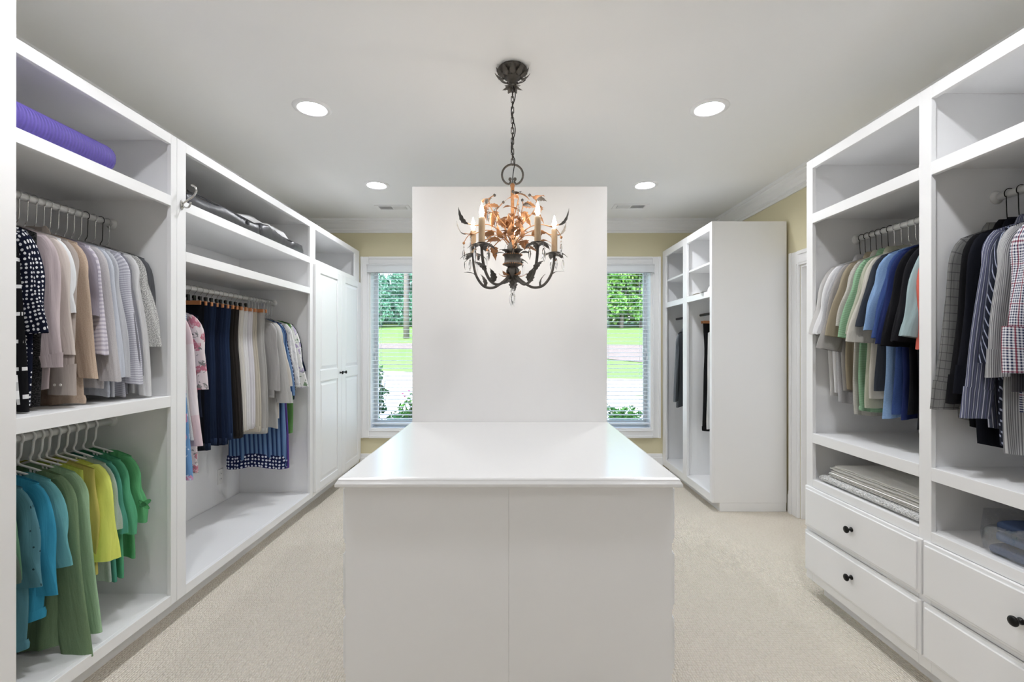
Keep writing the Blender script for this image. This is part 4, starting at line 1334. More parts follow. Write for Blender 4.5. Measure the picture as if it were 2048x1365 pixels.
def trousers(x, y, z, label, short, mat, L=0.93, w0=0.120, w1=0.140, group=None, hang='clamp', neck=-0.085):
    garment_no[0] += 1
    ph = y * 7
    t = thing('trousers', (x, y, z), label, 'trousers', group, random.Random(garment_no[0]).uniform(-0.05, 0.05))
    for k_, y0 in ((0, -0.010), (1, 0.010)):
        rings, uvs = [], []
        nv, nu = 20, 24
        for i in range(nv + 1):
            tt = i / nv
            hw = w0 + (w1 - w0) * sm(tt, 0.15, 1.0) - 0.008 * math.sin(PI * sm(tt, 0, .5))
            ring, ur = [], []
            for j in range(nu + 1):
                a = 2 * PI * j / nu
                c_, s_ = se(math.cos(a), 0.75), se(math.sin(a), 0.6)
                xx = hw * c_ + 0.006 * math.sin(4 * tt + ph) + 0.004 * k_
                yy = y0 + 0.0095 * s_ + 0.004 * sm(tt, .1, 1) * math.sin(xx * 34 + ph + 2 * tt)
                if j < nu:
                    ring.append((xx, yy, neck - 0.004 - L * tt + 0.006 * math.sin(xx * 20 + ph) * tt))
                ur.append((j / nu * 0.55, tt * L))
            rings.append(ring); uvs.append(ur)
        lo = put('leg', MB().rings(rings, True, True, True, uvs).mesh('leg', mat, smooth=True), t)
        # seam line along the outer edge
        sx = [(w0 + (w1 - w0) * sm(q, 0.15, 1.0) - 0.008 * math.sin(PI * sm(q, 0, .5)) + 0.006 * math.sin(4 * q + ph) + 0.004 * k_ + 0.0005, y0, neck - 0.004 - L * q) for q in [r / 16 for r in range(17)]]
        put('seam', MB().tube(sx, 0.0016, 5).mesh('seam', mat, smooth=True), lo)
    wb_ = MB().rings([[(w1 * 1.03 * se(math.cos(a), .7), 0.023 * se(math.sin(a), .6) + 0.004 * math.sin(w1 * math.cos(a) * 34 + ph + 2), neck - L + zz) for a in [2 * PI * j / 24 for j in range(24)]] for zz in (0.034, 0.016, -0.006)], True, True, True)
    put('waistband', wb_.mesh('waistband', mat, smooth=True), t)
    if hang:
        hanger(hang, x, y, z, w0 + 0.012, 0.05, neck, short, 0.0, 'wooden clamp hangers' if False else None)
    return t

CLOTH = {}
def cl(key, *a, **k_):
    if key not in CLOTH:
        CLOTH[key] = fabric(key, *a, **k_)
    return CLOTH[key]

# ------------------------------------------------------------------ left bay, upper rod
LX = -1.985
GU = 'tops on the upper rod by the entry'
def left_up(y, name, label, short, mat, sleeve, L=0.715, **kw):
    kw.setdefault('th', 0.016)
    kw.setdefault('fold', 0.006)
    return garment(name, LX, y, 2.0, label, short, kw.pop('cat', 'top'), mat, sleeve, hang=kw.pop('hang', 'clear'), group=GU, L=L, **kw)
left_up(1.655, 'shirt', 'black and white checked shirt at the entry end of the upper rod', 'black and white checked shirt', cl('check_black_white', (28, 28, 30), 'gingham', (226, 226, 226), None, 0.05, 0.5), 'long', w=0.15, cat='shirt', collar='shirt', cuff=0.06)
left_up(1.69, 'tunic', 'black tunic with broken white dashes in front of polka dot top', 'black tunic with white dashes', cl('black_dash', (20, 20, 23), 'dash', (232, 232, 232), None, 0.10, 0.13), 'long', L=0.722, collar='crew', sl=0.60, w=0.152, out=0.08)
left_up(1.745, 'top', 'navy short sleeved top with white polka dots', 'navy polka dot top', cl('navy_dots', (20, 25, 46), 'dots', (236, 236, 238), None, 0.0165, 0.27), 'short', L=0.718, collar='crew', sl=0.32, out=0.16)
left_up(1.78, 'top', 'black lacy top between polka dots and mauve blouse', 'black lacy top', cl('black_lace', (24, 24, 25), 'tweed', (58, 56, 56)), 'none', L=0.722, fold=0.009)
left_up(1.805, 'blouse', 'mauve blouse with gathered ruffle cuffs', 'mauve blouse with ruffle cuffs', cl('mauve', (190, 174, 176)), 'long', L=0.66, sl=0.44, sr0=0.066, sr1=0.050, puff=0.25, cuff=0.03, cuffgrow=1.10, collar='crew', fwd=-0.05, out=0.12)
left_up(1.845, 'blouse', 'pale taupe blouse behind the mauve blouse', 'pale taupe blouse', cl('pale_taupe', (204, 192, 184)), 'long', L=0.64, sl=0.40)
left_up(1.872, 'top', 'thin white top before the greige shirt', 'thin white top', cl('soft_white', (222, 224, 226)), 'short', L=0.62)
left_up(1.905, 'shirt', 'greige shirt with buttoned band cuffs', 'greige shirt with buttoned cuffs', cl('greige', (170, 158, 150)), 'long', L=0.66, cat='shirt', sl=0.55, sr0=0.064, sr1=0.046, cuff=0.075, cuffgrow=1.18, buttons=2, collar='shirt', out=0.11, fwd=-0.10)
left_up(1.94, 'sweater', 'tan marled sweater reaching down to the shelf', 'tan marled sweater', cl('tan_marl', (178, 152, 128), 'heather', (206, 186, 166)), 'long', L=0.722, cat='sweater', sl=0.50, hem=0.03, flare=0.06)
left_up(1.972, 'top', 'grey violet knit top beside the tan sweater', 'grey violet knit top', cl('grey_violet', (138, 130, 142)), 'short', L=0.60)
left_up(2.0, 'sweater', 'white and lilac striped knit sweater', 'white and lilac striped sweater', cl('lilac_stripe', (212, 206, 214), 'hstripe', (182, 174, 190), None, 0.017, 0.45), 'long', L=0.62, cat='sweater', sl=0.40)
left_up(2.035, 'sweater', 'heather grey sweater with wide ribbed hem', 'heather grey sweater with ribbed hem', cl('heather_grey', (176, 172, 174), 'heather', (204, 200, 200)), 'long', L=0.665, cat='sweater', sl=0.52, hem=0.075, sr0=0.066, sr1=0.05)
left_up(2.075, 'sweater', 'pale blue grey sweater next to the ribbed grey one', 'pale blue grey sweater', cl('blue_grey', (182, 188, 200), 'heather', (204, 208, 216)), 'long', L=0.70, cat='sweater', sl=0.50, hem=0.03)
left_up(2.108, 'sweater', 'silver grey sweater just behind the pale blue one', 'silver grey sweater', cl('silver_grey', (172, 174, 180), 'heather', (196, 198, 204)), 'long', L=0.71, cat='sweater', sl=0.50)
left_up(2.142, 'top', 'white and grey space-striped long top', 'white and grey space-striped top', cl('space_stripe', (208, 208, 216), 'hstripe', (176, 176, 190), None, 0.010, 0.5), 'long', L=0.72, sl=0.54)
left_up(2.175, 'cardigan', 'charcoal grey cardigan before the light grey knit', 'charcoal grey cardigan', cl('charcoal', (112, 112, 120), 'heather', (132, 132, 140)), 'long', L=0.70, cat='cardigan', sl=0.50, hang='black')
left_up(2.215, 'sweater', 'light grey drop-shouldered knit with long thin sleeves', 'light grey drop-shouldered knit', cl('light_grey_knit', (206, 206, 207), 'heather', (220, 220, 221)), 'long', L=0.70, cat='sweater', sl=0.60, sr0=0.066, sr1=0.030, collar='crew')
left_up(2.255, 'top', 'grey tweed top with wide elbow sleeves', 'grey tweed top with elbow sleeves', cl('tweed', (150, 150, 148), 'tweed', (206, 206, 202)), 'elbow', L=0.60, sl=0.37, sr0=0.07, sr1=0.068, out=0.20, hang='black')
left_up(2.29, 'top', 'dark grey top at the wall end of upper rod', 'dark grey top at rod end', cl('dark_grey', (96, 98, 102)), 'elbow', L=0.60, sl=0.33, out=0.08)

# left bay, lower rod
GL = 'green and blue tops on the lower rod'
def left_low(y, name, label, short, mat, sleeve, L=0.6, **kw):
    kw.setdefault('th', 0.017); kw.setdefault('fold', 0.008); kw.setdefault('neck', -0.098); kw.setdefault('hlift', 0.0)
    kw.setdefault('nw', 0.100); kw.setdefault('scoop', 0.065)
    return garment(name, LX, y, 1.02, label, short, kw.pop('cat', 'top'), mat, sleeve, hang='white', group=GL, L=L, **kw)
left_low(1.625, 'tunic', 'long dark sage tunic at the entry end of the lower rod', 'long dark sage tunic', cl('dark_sage', (82, 96, 84)), 'short', L=0.73)
left_low(1.665, 't_shirt', 'forest green tee with short sleeve before the eyelet knit', 'forest green tee', cl('forest', (78, 124, 92)), 'short', L=0.55, cat='t-shirt', sl=0.24, out=0.12)
left_low(1.71, 'knit_top', 'teal grey knit top with small eyelet dots and ribbed hem', 'teal grey eyelet knit', cl('teal_grey', (74, 132, 146), 'dots', (34, 66, 74), None, 0.07, 0.055), 'short', L=0.64, sl=0.30, hem=0.03, out=0.12)
left_low(1.772, 'top', 'bright turquoise short sleeved knit top', 'turquoise knit top', cl('turquoise', (12, 152, 190)), 'short', L=0.56, sl=0.36, sr1=0.06, hem=0.035, th=0.022, out=0.08)
left_low(1.822, 't_shirt', 'pale aqua tee beside the turquoise top', 'pale aqua tee', cl('aqua', (96, 176, 182)), 'short', L=0.50, cat='t-shirt', sl=0.28, out=0.20)
left_low(1.878, 'sweater', 'long olive sage sweater nearly touching the wardrobe floor', 'long olive sage sweater', cl('olive_sage', (112, 142, 100), 'heather', (126, 154, 116)), 'long', L=0.745, cat='sweater', sl=0.66, sr0=0.068, sr1=0.058, th=0.022)
left_low(1.925, 'sweater', 'light mint green sweater with long sleeves', 'light mint green sweater', cl('mint', (146, 186, 142), 'heather', (164, 200, 162)), 'long', L=0.66, cat='sweater', sl=0.60, sr0=0.066, sr1=0.05)
left_low(1.962, 'top', 'lime yellow top beside the mint sweater', 'lime yellow top', cl('lime', (200, 214, 66)), 'none', L=0.50)
left_low(1.994, 'top', 'mustard yellow sleeveless top', 'mustard yellow top', cl('mustard', (196, 186, 76)), 'none', L=0.51, w=0.215)
left_low(2.035, 'blouse', 'bright yellow blouse with wide open sleeves', 'bright yellow blouse', cl('chartreuse', (216, 226, 74)), 'elbow', L=0.42, sl=0.33, sr0=0.072, sr1=0.082, sth=0.030, out=0.16, cat='blouse', fwd=-0.1)
left_low(2.075, 't_shirt', 'grey green slub tee half hidden behind the yellow blouse', 'grey green slub tee', cl('grey_green', (160, 182, 168), 'heather', (186, 202, 192)), 'short', L=0.585, cat='t-shirt', sl=0.22)
left_low(2.118, 't_shirt', 'teal green tee with plain hem', 'teal green tee', cl('teal_green', (66, 158, 134)), 'short', L=0.60, cat='t-shirt', sl=0.25)
left_low(2.165, 't_shirt', 'emerald green tee next to the bow-sleeved top', 'emerald green tee', cl('emerald', (74, 172, 124)), 'short', L=0.59, cat='t-shirt', sl=0.27)
bow = left_low(2.215, 'top', 'green top with tied bow sleeves at the end of the lower rod', 'green bow-sleeved top', cl('leaf_green', (84, 178, 112)), 'short', L=0.53, sl=0.24, out=0.14)
for (px_, pz_, r_) in ((0.262, -0.365, 0.5), (0.266, -0.372, -0.6)):
    me = MB().rings([[(px_ + 0.028 * math.cos(a) * q + 0.01 * math.sin(r_), -0.02 - 0.006 * q, pz_ + 0.014 * math.sin(a) * q + 0.028 * math.cos(a) * q * r_) for a in [2 * PI * j / 10 for j in range(10)]] for q in (0.2, 1.0, 0.9)], True, True, True).mesh('bow', CLOTH['leaf_green'], smooth=True)
    put('bow', me, bow)

# ------------------------------------------------------------------ middle left bay
MX, MZ = -1.994, 1.752
GM = 'clothes on the rod of the middle bay'
def mid(y, name, label, short, mat, sleeve, L=0.7, hang='wire', **kw):
    kw.setdefault('th', 0.017); kw.setdefault('fold', 0.008); kw.setdefault('neck', -0.132)
    return garment(name, MX, y, MZ, label, short, kw.pop('cat', 'top'), mat, sleeve, hang=hang, group=GM, L=L, **kw)
mid(2.475, 'robe', 'long blue robe with embroidered pink flowers, lowest hanging beside the divider', 'blue embroidered robe', cl('blue_embroidery', (96, 148, 200), 'floral', (206, 140, 176), (190, 208, 232), 0.1, 0.22, scale=9), 'long', L=1.00, cat='robe', sl=0.82, sr0=0.066, sr1=0.066, sth=0.024, out=0.10)
mid(2.515, 'sweater', 'pale grey knit just behind the divider of the trouser bay', 'pale grey knit behind the divider', cl('pale_grey_knit', (196, 198, 198), 'tweed', (214, 214, 212)), 'long', L=0.72, cat='sweater', sl=0.62)
mid(2.56, 'sweater', 'blush and white colour-block sweater before the floral dress', 'blush and white sweater', cl('blush', (226, 214, 216), 'hstripe', (222, 196, 202), None, 0.56, 0.30), 'long', L=0.80, cat='sweater', sl=0.66, sr0=0.07, sr1=0.062, sth=0.024)
mid(2.60, 'top', 'blue and white printed top peeping out before the floral dress', 'blue and white printed top', cl('blue_print', (196, 210, 232), 'hstripe', (96, 136, 196), None, 0.014, 0.5), 'none', L=0.82)
mid(2.655, 'dress', 'white dress with large pink and grey flowers', 'pink floral dress', cl('pink_floral', (226, 214, 216), 'floral', (200, 116, 136), (132, 132, 130), 0.1, 0.34, scale=15), 'elbow', L=0.97, cat='dress', sl=0.36, sr0=0.068, sr1=0.066, flare=0.06, th=0.022)
mid(2.735, 'top', 'dark navy top on a red hanger beside the floral dress', 'dark navy top', cl('ink', (24, 30, 48)), 'none', L=0.66, hang='red', w=0.165)
DN = [((16, 18, 24), (26, 30, 42)), ((16, 24, 42), (32, 46, 74)), ((20, 32, 58), (44, 66, 100)), ((13, 20, 38), (28, 42, 70)), ((17, 29, 54), (38, 58, 92)), ((24, 40, 70), (52, 76, 114))]
JL = ['near-black jeans first on the wooden clamp hangers', 'deep indigo jeans beside the near-black pair', 'blue indigo jeans third on the wooden clamp hangers', 'darkest navy jeans in the middle of the jeans', 'mid blue jeans fifth on the wooden clamp hangers', 'brightest blue jeans beside the black cords']
for i, (a, b) in enumerate(DN):
    trousers(MX, 2.825 + 0.056 * i, MZ, JL[i], JL[i].split(' jeans')[0] + ' jeans', cl('denim_%s' % 'abcdef'[i], a, 'denim', b), L=0.90 + 0.012 * math.sin(i * 2.1), w1=0.132, group='trousers on wooden clamp hangers')
tr = 'trousers on wooden clamp hangers'
trousers(MX, 3.162, MZ, 'black corduroy trousers with pale stitching beside the jeans', 'black corduroy trousers', cl('black_cord', (22, 21, 21), 'vstripe', (52, 46, 42), None, 0.006, 0.4), L=0.88, group=tr)
trousers(MX, 3.205, MZ, 'washed charcoal trousers against the white trousers', 'washed charcoal trousers', cl('wash_char', (38, 36, 36), 'denim', (78, 72, 68)), L=0.90, group=tr)
WT = [('cream white trousers next to the dark pairs', 'cream white trousers', (226, 222, 214)), ('bright white trousers in the middle of the pale pairs', 'bright white trousers', (232, 231, 232)), ('lilac white trousers before the khaki pair', 'lilac white trousers', (224, 221, 226))]
for i, (lb, sh, c_) in enumerate(WT):
    trousers(MX, 3.262 + 0.058 * i, MZ, lb, sh, cl('white_twill_%s' % 'abc'[i], c_, 'vstripe', tuple(v - 8 for v in c_), None, 0.02, 0.3), L=0.865, w1=0.128, group=tr)
trousers(MX, 3.435, MZ, 'khaki linen trousers beside the grey jacket', 'khaki linen trousers', cl('khaki', (196, 188, 172)), L=0.90, w1=0.145, group=tr)
trousers(MX + 0.02, 3.475, MZ, 'soft grey lounge trousers under the pocket jacket', 'soft grey lounge trousers', cl('lounge_grey', (176, 174, 170)), L=0.92, w0=0.13, w1=0.15, group=tr)
mid(3.53, 'jacket', 'grey jersey jacket with a chest pocket', 'grey jacket with chest pocket', cl('jersey_grey', (168, 166, 164)), 'long', L=0.60, cat='jacket', sl=0.44, sr0=0.066, sr1=0.05, pocket=True, collar='crew', hem=0.012, out=0.06)
mid(3.575, 'jacket', 'lighter grey sweatshirt with banded cuff behind the pocket jacket', 'lighter grey sweatshirt', cl('sweat_grey', (180, 179, 176)), 'long', L=0.86, cat='sweatshirt', sl=0.54, sr0=0.068, sr1=0.056, cuff=0.05, sth=0.024, out=0.16)
mid(3.615, 'top', 'beige wide sleeved top beside the blue printed dress', 'beige wide sleeved top', cl('beige', (200, 194, 184)), 'elbow', L=0.78, sl=0.42, sr0=0.07, sr1=0.07, out=0.16)
mid(3.66, 'dress', 'long navy and denim blue dress with circle-printed hem', 'navy and denim blue dress', cl('blue_paisley', (58, 92, 140), 'vstripe', (96, 132, 176), (28, 48, 92), 0.034, 0.45), 'elbow', L=1.17, cat='dress', sl=0.50, hem=0.10, flare=0.16, th=0.03, hemmat=cl('circle_hem', (24, 34, 78), 'dots', (206, 212, 226), None, 0.026, 0.3))
mid(3.705, 'dress', 'navy dress dotted with white flowers', 'navy dotted dress', cl('navy_flower', (28, 32, 70), 'dots', (196, 200, 220), None, 0.03, 0.2), 'short', L=1.19, cat='dress', sl=0.46, th=0.022)
mid(3.745, 'dress', 'plain purple dress between navy dots and white lace', 'plain purple dress', cl('purple', (92, 62, 150)), 'none', L=1.21, cat='dress', w=0.150, flare=0.34, th=0.022)
mid(3.775, 'blouse', 'white lace blouse with short wide sleeves', 'white lace blouse', cl('white_lace', (226, 226, 226), 'floral', (202, 204, 208), (236, 236, 236), 0.1, 0.25, scale=22), 'elbow', L=0.60, cat='blouse', sl=0.44, sr0=0.07, sr1=0.07, out=0.14)
mid(3.802, 'top', 'bright green top hanging behind the white lace blouse', 'bright green top', cl('bright_green', (92, 150, 70)), 'none', L=0.94, w=0.20)
mid(3.832, 'dress', 'white dress with scattered lilac and green flowers', 'lilac and green floral dress', cl('white_lilac', (228, 228, 226), 'floral', (178, 164, 198), (122, 150, 118), 0.1, 0.28, scale=12), 'elbow', L=0.86, cat='dress', sl=0.46, sr0=0.074, sr1=0.074, out=0.20, th=0.02)
mid(3.868, 'top', 'navy top with pearl buttons at the cupboard end of rod', 'navy top with pearl buttons', cl('navy_pearl', (20, 30, 52), 'dots', (220, 222, 226), None, 0.06, 0.045), 'elbow', L=0.68, sl=0.33, out=0.22)

# ------------------------------------------------------------------ right near cabinet, far bay: short sleeved tops
RX = 1.955
GR = 'short sleeved tops over the towels'
def r1(y, name, label, short, mat, L=0.77, hang='clear', **kw):
    kw.setdefault('th', 0.018); kw.setdefault('fold', 0.008); kw.setdefault('neck', -0.115); kw.setdefault('sl', 0.32)
    kw.setdefault('sr0', 0.066); kw.setdefault('sr1', 0.062); kw.setdefault('out', 0.27); kw.setdefault('collar', 'crew')
    return garment(name, RX, y, 1.995, label, short, kw.pop('cat', 't-shirt'), mat, 'short', hang=hang, group=GR, L=L, w=0.172, **kw)
r1(2.598, 't_shirt', 'light grey tee at the doorway end of the rod', 'light grey tee at doorway end', cl('tee_pale', (206, 204, 201)), 0.78, 'black')
r1(2.560, 't_shirt', 'clean white tee second from the doorway end', 'clean white tee', cl('tee_white', (228, 228, 229)), 0.76, 'black')
r1(2.522, 'polo_shirt', 'marled grey polo shirt beside the white tee', 'marled grey polo shirt', cl('tee_marl', (168, 167, 170), 'heather', (196, 196, 198)), 0.80, 'black', cat='polo shirt', collar='shirt')
r1(2.482, 't_shirt', 'warm mid-grey tee with long sleeve before the taupe polo', 'warm mid-grey tee', cl('tee_midgrey', (150, 146, 142), 'heather', (164, 160, 156)), 0.74, 'black', sl=0.40)
r1(2.445, 'polo_shirt', 'taupe brown polo shirt among the grey tees', 'taupe brown polo shirt', cl('tee_taupe', (152, 140, 116)), 0.72, 'black', cat='polo shirt', collar='shirt', sl=0.33)
r1(2.405, 'polo_shirt', 'grey beige pinstriped polo shirt before the green one', 'grey beige pinstriped polo', cl('tee_pin', (170, 166, 156), 'hstripe', (186, 182, 174), None, 0.006, 0.5), 0.84, 'black', cat='polo shirt', collar='shirt', sl=0.28)
r1(2.365, 'polo_shirt', 'jade green striped polo shirt', 'jade green striped polo', cl('tee_green', (120, 162, 124), 'hstripe', (134, 176, 140), None, 0.009, 0.5), 0.80, 'clear', cat='polo shirt', collar='shirt', sl=0.34, hem=0.02)
r1(2.322, 'polo_shirt', 'pale sage polo shirt between jade and stone shirts', 'pale sage polo shirt', cl('tee_sage', (166, 168, 146), 'heather', (178, 180, 160)), 0.79, 'clear', cat='polo shirt', collar='shirt', sl=0.32)
r1(2.280, 't_shirt', 'stone coloured tee before the charcoal one', 'stone coloured tee', cl('tee_stone', (188, 184, 172), 'heather', (198, 195, 184)), 0.74, 'clear', sl=0.36)
r1(2.240, 't_shirt', 'dark slate tee between stone and sky blue tees', 'dark slate tee', cl('tee_slate', (52, 58, 68)), 0.70, 'clear', sl=0.28)
r1(2.200, 't_shirt', 'sky blue marled tee, longest of the blue tees', 'sky blue marled tee', cl('tee_sky', (106, 146, 194), 'heather', (148, 178, 212)), 0.83, 'clear', sl=0.30)
r1(2.158, 't_shirt', 'royal blue tee beside the sky blue one', 'royal blue tee', cl('tee_royal', (40, 66, 124), 'heather', (56, 84, 142)), 0.80, 'clear', sl=0.34)
r1(2.115, 't_shirt', 'deep navy tee before the black tees', 'deep navy tee', cl('tee_navy', (24, 38, 88)), 0.83, 'clear', sl=0.37)
r1(2.078, 't_shirt', 'black tee next to the deep navy tee', 'black tee next to navy', cl('tee_black', (18, 18, 22)), 0.80, 'clear', sl=0.38)
r1(2.044, 't_shirt', 'charcoal black tee behind the pale aqua tee', 'charcoal black tee', cl('tee_soot', (28, 28, 32)), 0.86, 'clear', sl=0.36)
r1(2.006, 't_shirt', 'pale seafoam tee beside the coral one', 'pale seafoam tee', cl('tee_sea', (154, 178, 180)), 0.50, 'clear', sl=0.34)
r1(1.962, 't_shirt', 'coral red tee half hidden by the middle stile', 'coral red tee', cl('tee_coral', (226, 104, 84)), 0.44, 'clear', sl=0.38, out=0.08)

# right near cabinet, near bay: long sleeved shirts
SX = 1.965
GS = 'long sleeved shirts in the near bay'
def r2(y, name, label, short, mat, sleeve='long', L=0.82, **kw):
    kw.setdefault('th', 0.019); kw.setdefault('fold', 0.008); kw.setdefault('collar', 'shirt'); kw.setdefault('out', 0.11)
    if sleeve == 'long':
        kw.setdefault('sl', 0.60); kw.setdefault('sr0', 0.068); kw.setdefault('sr1', 0.047); kw.setdefault('cuff', 0.065)
    return garment(name, SX, y, 1.995, label, short, kw.pop('cat', 'shirt'), mat, sleeve, hang=kw.pop('hang', 'black'), group=GS, L=L, w=0.188, **kw)
r2(1.838, 'shirt', 'grey windowpane-checked shirt with buttoned cuff by the middle stile', 'grey windowpane-checked shirt', cl('windowpane', (122, 122, 120), 'plaid', (40, 40, 42), (96, 96, 96), 0.032, 0.10), buttons=2, L=0.78, out=0.13)
r2(1.795, 'jacket', 'black jacket behind the grey checked shirt', 'black jacket', cl('black_wool', (20, 20, 23)), cat='jacket', L=0.80, sl=0.57)
r2(1.757, 'shirt', 'black shirt with navy sheen before the striped shirt', 'black shirt with navy sheen', cl('black_navy', (17, 19, 28)), L=0.86, sl=0.53)
r2(1.718, 'shirt', 'slate blue shirt with white and violet vertical stripes', 'slate blue striped shirt', cl('slate_stripe', (84, 90, 110), 'vstripe', (196, 198, 212), (128, 122, 176), 0.017, 0.13), L=0.78, sl=0.615, buttons=1, out=0.17, fwd=0.03, hang='clear')
r2(1.684, 'shirt', 'dark navy short-sleeved shirt with diagonal pale stripes', 'navy diagonally striped shirt', cl('navy_diag', (34, 38, 52), 'dstripe', (162, 170, 196), None, 0.024, 0.2), 'short', L=0.84, sl=0.42, sr1=0.064)
r2(1.652, 'shirt', 'light grey pinstriped shirt behind the gingham shirt', 'light grey pinstriped shirt', cl('grey_pin', (196, 196, 196), 'vstripe', (124, 124, 128), None, 0.007, 0.45), L=0.86, sl=0.46)
r2(1.605, 'shirt', 'navy and red gingham shirt with rolled sleeves', 'navy and red gingham shirt', cl('gingham_red', (228, 228, 232), 'gingham', (40, 48, 84), (150, 44, 60), 0.0088, 0.5), 'elbow', L=0.70, sl=0.44, sr0=0.074, sr1=0.07, sth=0.030, cuff=0.11, cuffgrow=1.28, buttons=1, out=0.12, fwd=0.06)
r2(1.560, 'shirt', 'charcoal ribbed shirt half cut off by the picture edge', 'charcoal ribbed shirt', cl('char_rib', (56, 54, 56), 'vstripe', (78, 76, 78), None, 0.008, 0.5), L=0.84, sl=0.50)
r2(1.515, 'shirt', 'blue and white gingham shirt at the picture edge', 'blue and white gingham shirt', cl('gingham_blue', (226, 230, 238), 'gingham', (62, 98, 168), None, 0.0088, 0.5), L=0.78, sl=0.56)

# far right open cabinet
garment('jacket', 1.845, 4.93, 1.69, 'dark grey jacket on a black hanger in the far open wardrobe', 'dark grey jacket', 'jacket', cl('felt_grey', (92, 98, 104), 'heather', (120, 126, 132)), 'long', hang='black', collar='shirt', L=0.80, sl=0.62, rz=0.85, w=0.20, th=0.03)
garment('coat', 1.875, 4.80, 1.69, 'black coat behind the dark grey jacket in far wardrobe', 'black coat', 'coat', cl('coat_black', (20, 22, 24)), 'long', hang='black', L=1.05, sl=0.62, rz=0.9, w=0.18)
trousers(1.915, 4.40, 1.69, 'black trousers on the rod of the far open wardrobe', 'black trousers', cl('slack_black', (26, 26, 28)), L=1.03, w0=0.10, w1=0.11, hang='clamp', neck=-0.06)
garment('shirt', 1.935, 4.345, 1.69, 'white shirt beside the black trousers in the far wardrobe', 'white shirt by black trousers', 'shirt', cl('shirt_white', (232, 232, 230)), 'none', hang='wire', L=0.95, w=0.10)

# ------------------------------------------------------------------ things on shelves
k = NT('foam_purple')
co = k.coord('Object')
wv = k.n('ShaderNodeTexWave', wave_type='BANDS', bands_direction='Y')
wv.inputs['Scale'].default_value = 24.0
wv.inputs['Distortion'].default_value = 0.6
k.link(co, wv.inputs['Vector'])
f, _ = k.noise(co, 120.0, 2.0)
k.link(k.mix(f, lin((80, 66, 146)), lin((94, 80, 162))), k.b.inputs['Base Color'])
k.b.inputs['Roughness'].default_value = 0.6
k.bump(k.math('ADD', wv.outputs['Fac'], k.math('MULTIPLY', f, 0.4)), 0.5, 0.004)
M['foam'] = k.m
mx_, mz_, mr = -1.780, 2.137 + 0.0665, 0.065
mat_t = thing('exercise_mat', (mx_, 1.8, 2.137), 'rolled purple foam exercise mat on the top shelf by the entry', 'mat')
rings = []
for r_, y_ in ((mr * 0.3, 2.030), (mr * 0.86, 2.030), (mr * 0.96, 2.027), (mr, 2.018), (mr, 1.60), (mr, 1.56)):
    rings.append([(mx_ + r_ * math.cos(a), y_, mz_ + r_ * math.sin(a)) for a in [2 * PI * j / 40 for j in range(40)]])
MB().rings(rings).build('roll', M['foam'], mat_t, smooth=True)
sp_ = [(mx_ + (0.008 + 0.0085 * a / PI) * math.cos(a), 2.0305, mz_ + (0.008 + 0.0085 * a / PI) * math.sin(a)) for a in [0.3 * j for j in range(68)]]
MB().tube(sp_, 0.0018, 5).build('roll_edge', M['foam'], mat_t, smooth=True)

# grey zipped bag and the white bag behind it
def soft_box(name, mat, parent, x0, x1, y0, y1, z0, hfun, nx=12, ny=40, edge=0.03, seed=1, wr=0.006):
    rows = []
    for i in range(ny + 1):
        v = i / ny
        ring = []
        y = y0 + (y1 - y0) * v
        N = 28
        for j in range(N):
            a = 2 * PI * j / N
            c_, s_ = se(math.cos(a), 0.35), se(math.sin(a), 0.35)
            e = min(1.0, min(v, 1 - v) / 0.04) ** 0.5 if 0 < v < 1 else 0.55
            h = hfun(v) * (0.7 + 0.3 * e)
            x = (x0 + x1) / 2 + (x1 - x0) / 2 * c_ * (0.94 + 0.06 * e)
            z = z0 + h / 2 + h / 2 * s_
            n_ = mnoise.noise(Vector((x * 9, y * 7, z * 12 + seed))) + 0.5 * mnoise.noise(Vector((x * 22, y * 18, z * 25 + seed)))
            if s_ > -0.9:
                z += wr * n_
                x += wr * 0.8 * n_ * abs(c_)
            ring.append((x, y, max(z, z0 + 0.0005)))
        rows.append(ring)
    return MB().rings(rows, True, True, True).build(name, mat, parent, smooth=True)
M['bag_grey'] = paint('grey_nylon', (66, 66, 69), 0.38, 0.5, 0.5, 22)
M['bag_dark'] = paint('dark_piping', (44, 44, 46), 0.5, 0.4, 0.0)
M['puff'] = paint('white_padding', (228, 228, 228), 0.75, 0.2, 0.15, 14)
zb = thing('garment_bag', (-1.85, 3.15, 2.137), 'flat dark grey zipped bag on the top shelf of the trouser bay', 'bag')
soft_box('body', M['bag_grey'], zb, -2.12, -1.712, 2.47, 3.20, 2.1375, lambda v: 0.088 - 0.004 * math.sin(9 * v), seed=2, wr=0.009)
soft_box('body', M['bag_grey'], zb, -2.10, -1.708, 3.195, 3.845, 2.1375, lambda v: 0.104 - 0.022 * v + 0.010 * math.sin(7 * v), seed=5, wr=0.014)
for x_, z_ in ((-1.716, 2.212), (-1.721, 2.220)):
    pts = [(x_ + 0.004 * math.sin(y_ * 9), y_, z_ + 0.005 * math.sin(y_ * 5 + 1) + (0.0 if y_ < 3.2 else -0.012 * (y_ - 3.2) / 0.65)) for y_ in [2.48 + 0.045 * j for j in range(31)]]
    MB().tube(pts, 0.0028, 6).build('zip_piping', M['bag_dark'], zb, smooth=True)
MB().box(-1.714, -1.704, 3.02, 3.045, 2.185, 2.207).build('zip_pull', M['bag_dark'], zb, bevel=0.003)
pb = thing('storage_bag', (-2.0, 3.4, 2.137), 'puffy white bag lying behind the flat grey zipped bag', 'bag')
soft_box('body', M['puff'], pb, -2.26, -1.80, 3.05, 3.86, 2.218, lambda v: 0.045 + 0.050 * math.sin(PI * v) ** 0.7 + 0.012 * math.sin(11 * v), seed=9, wr=0.012)

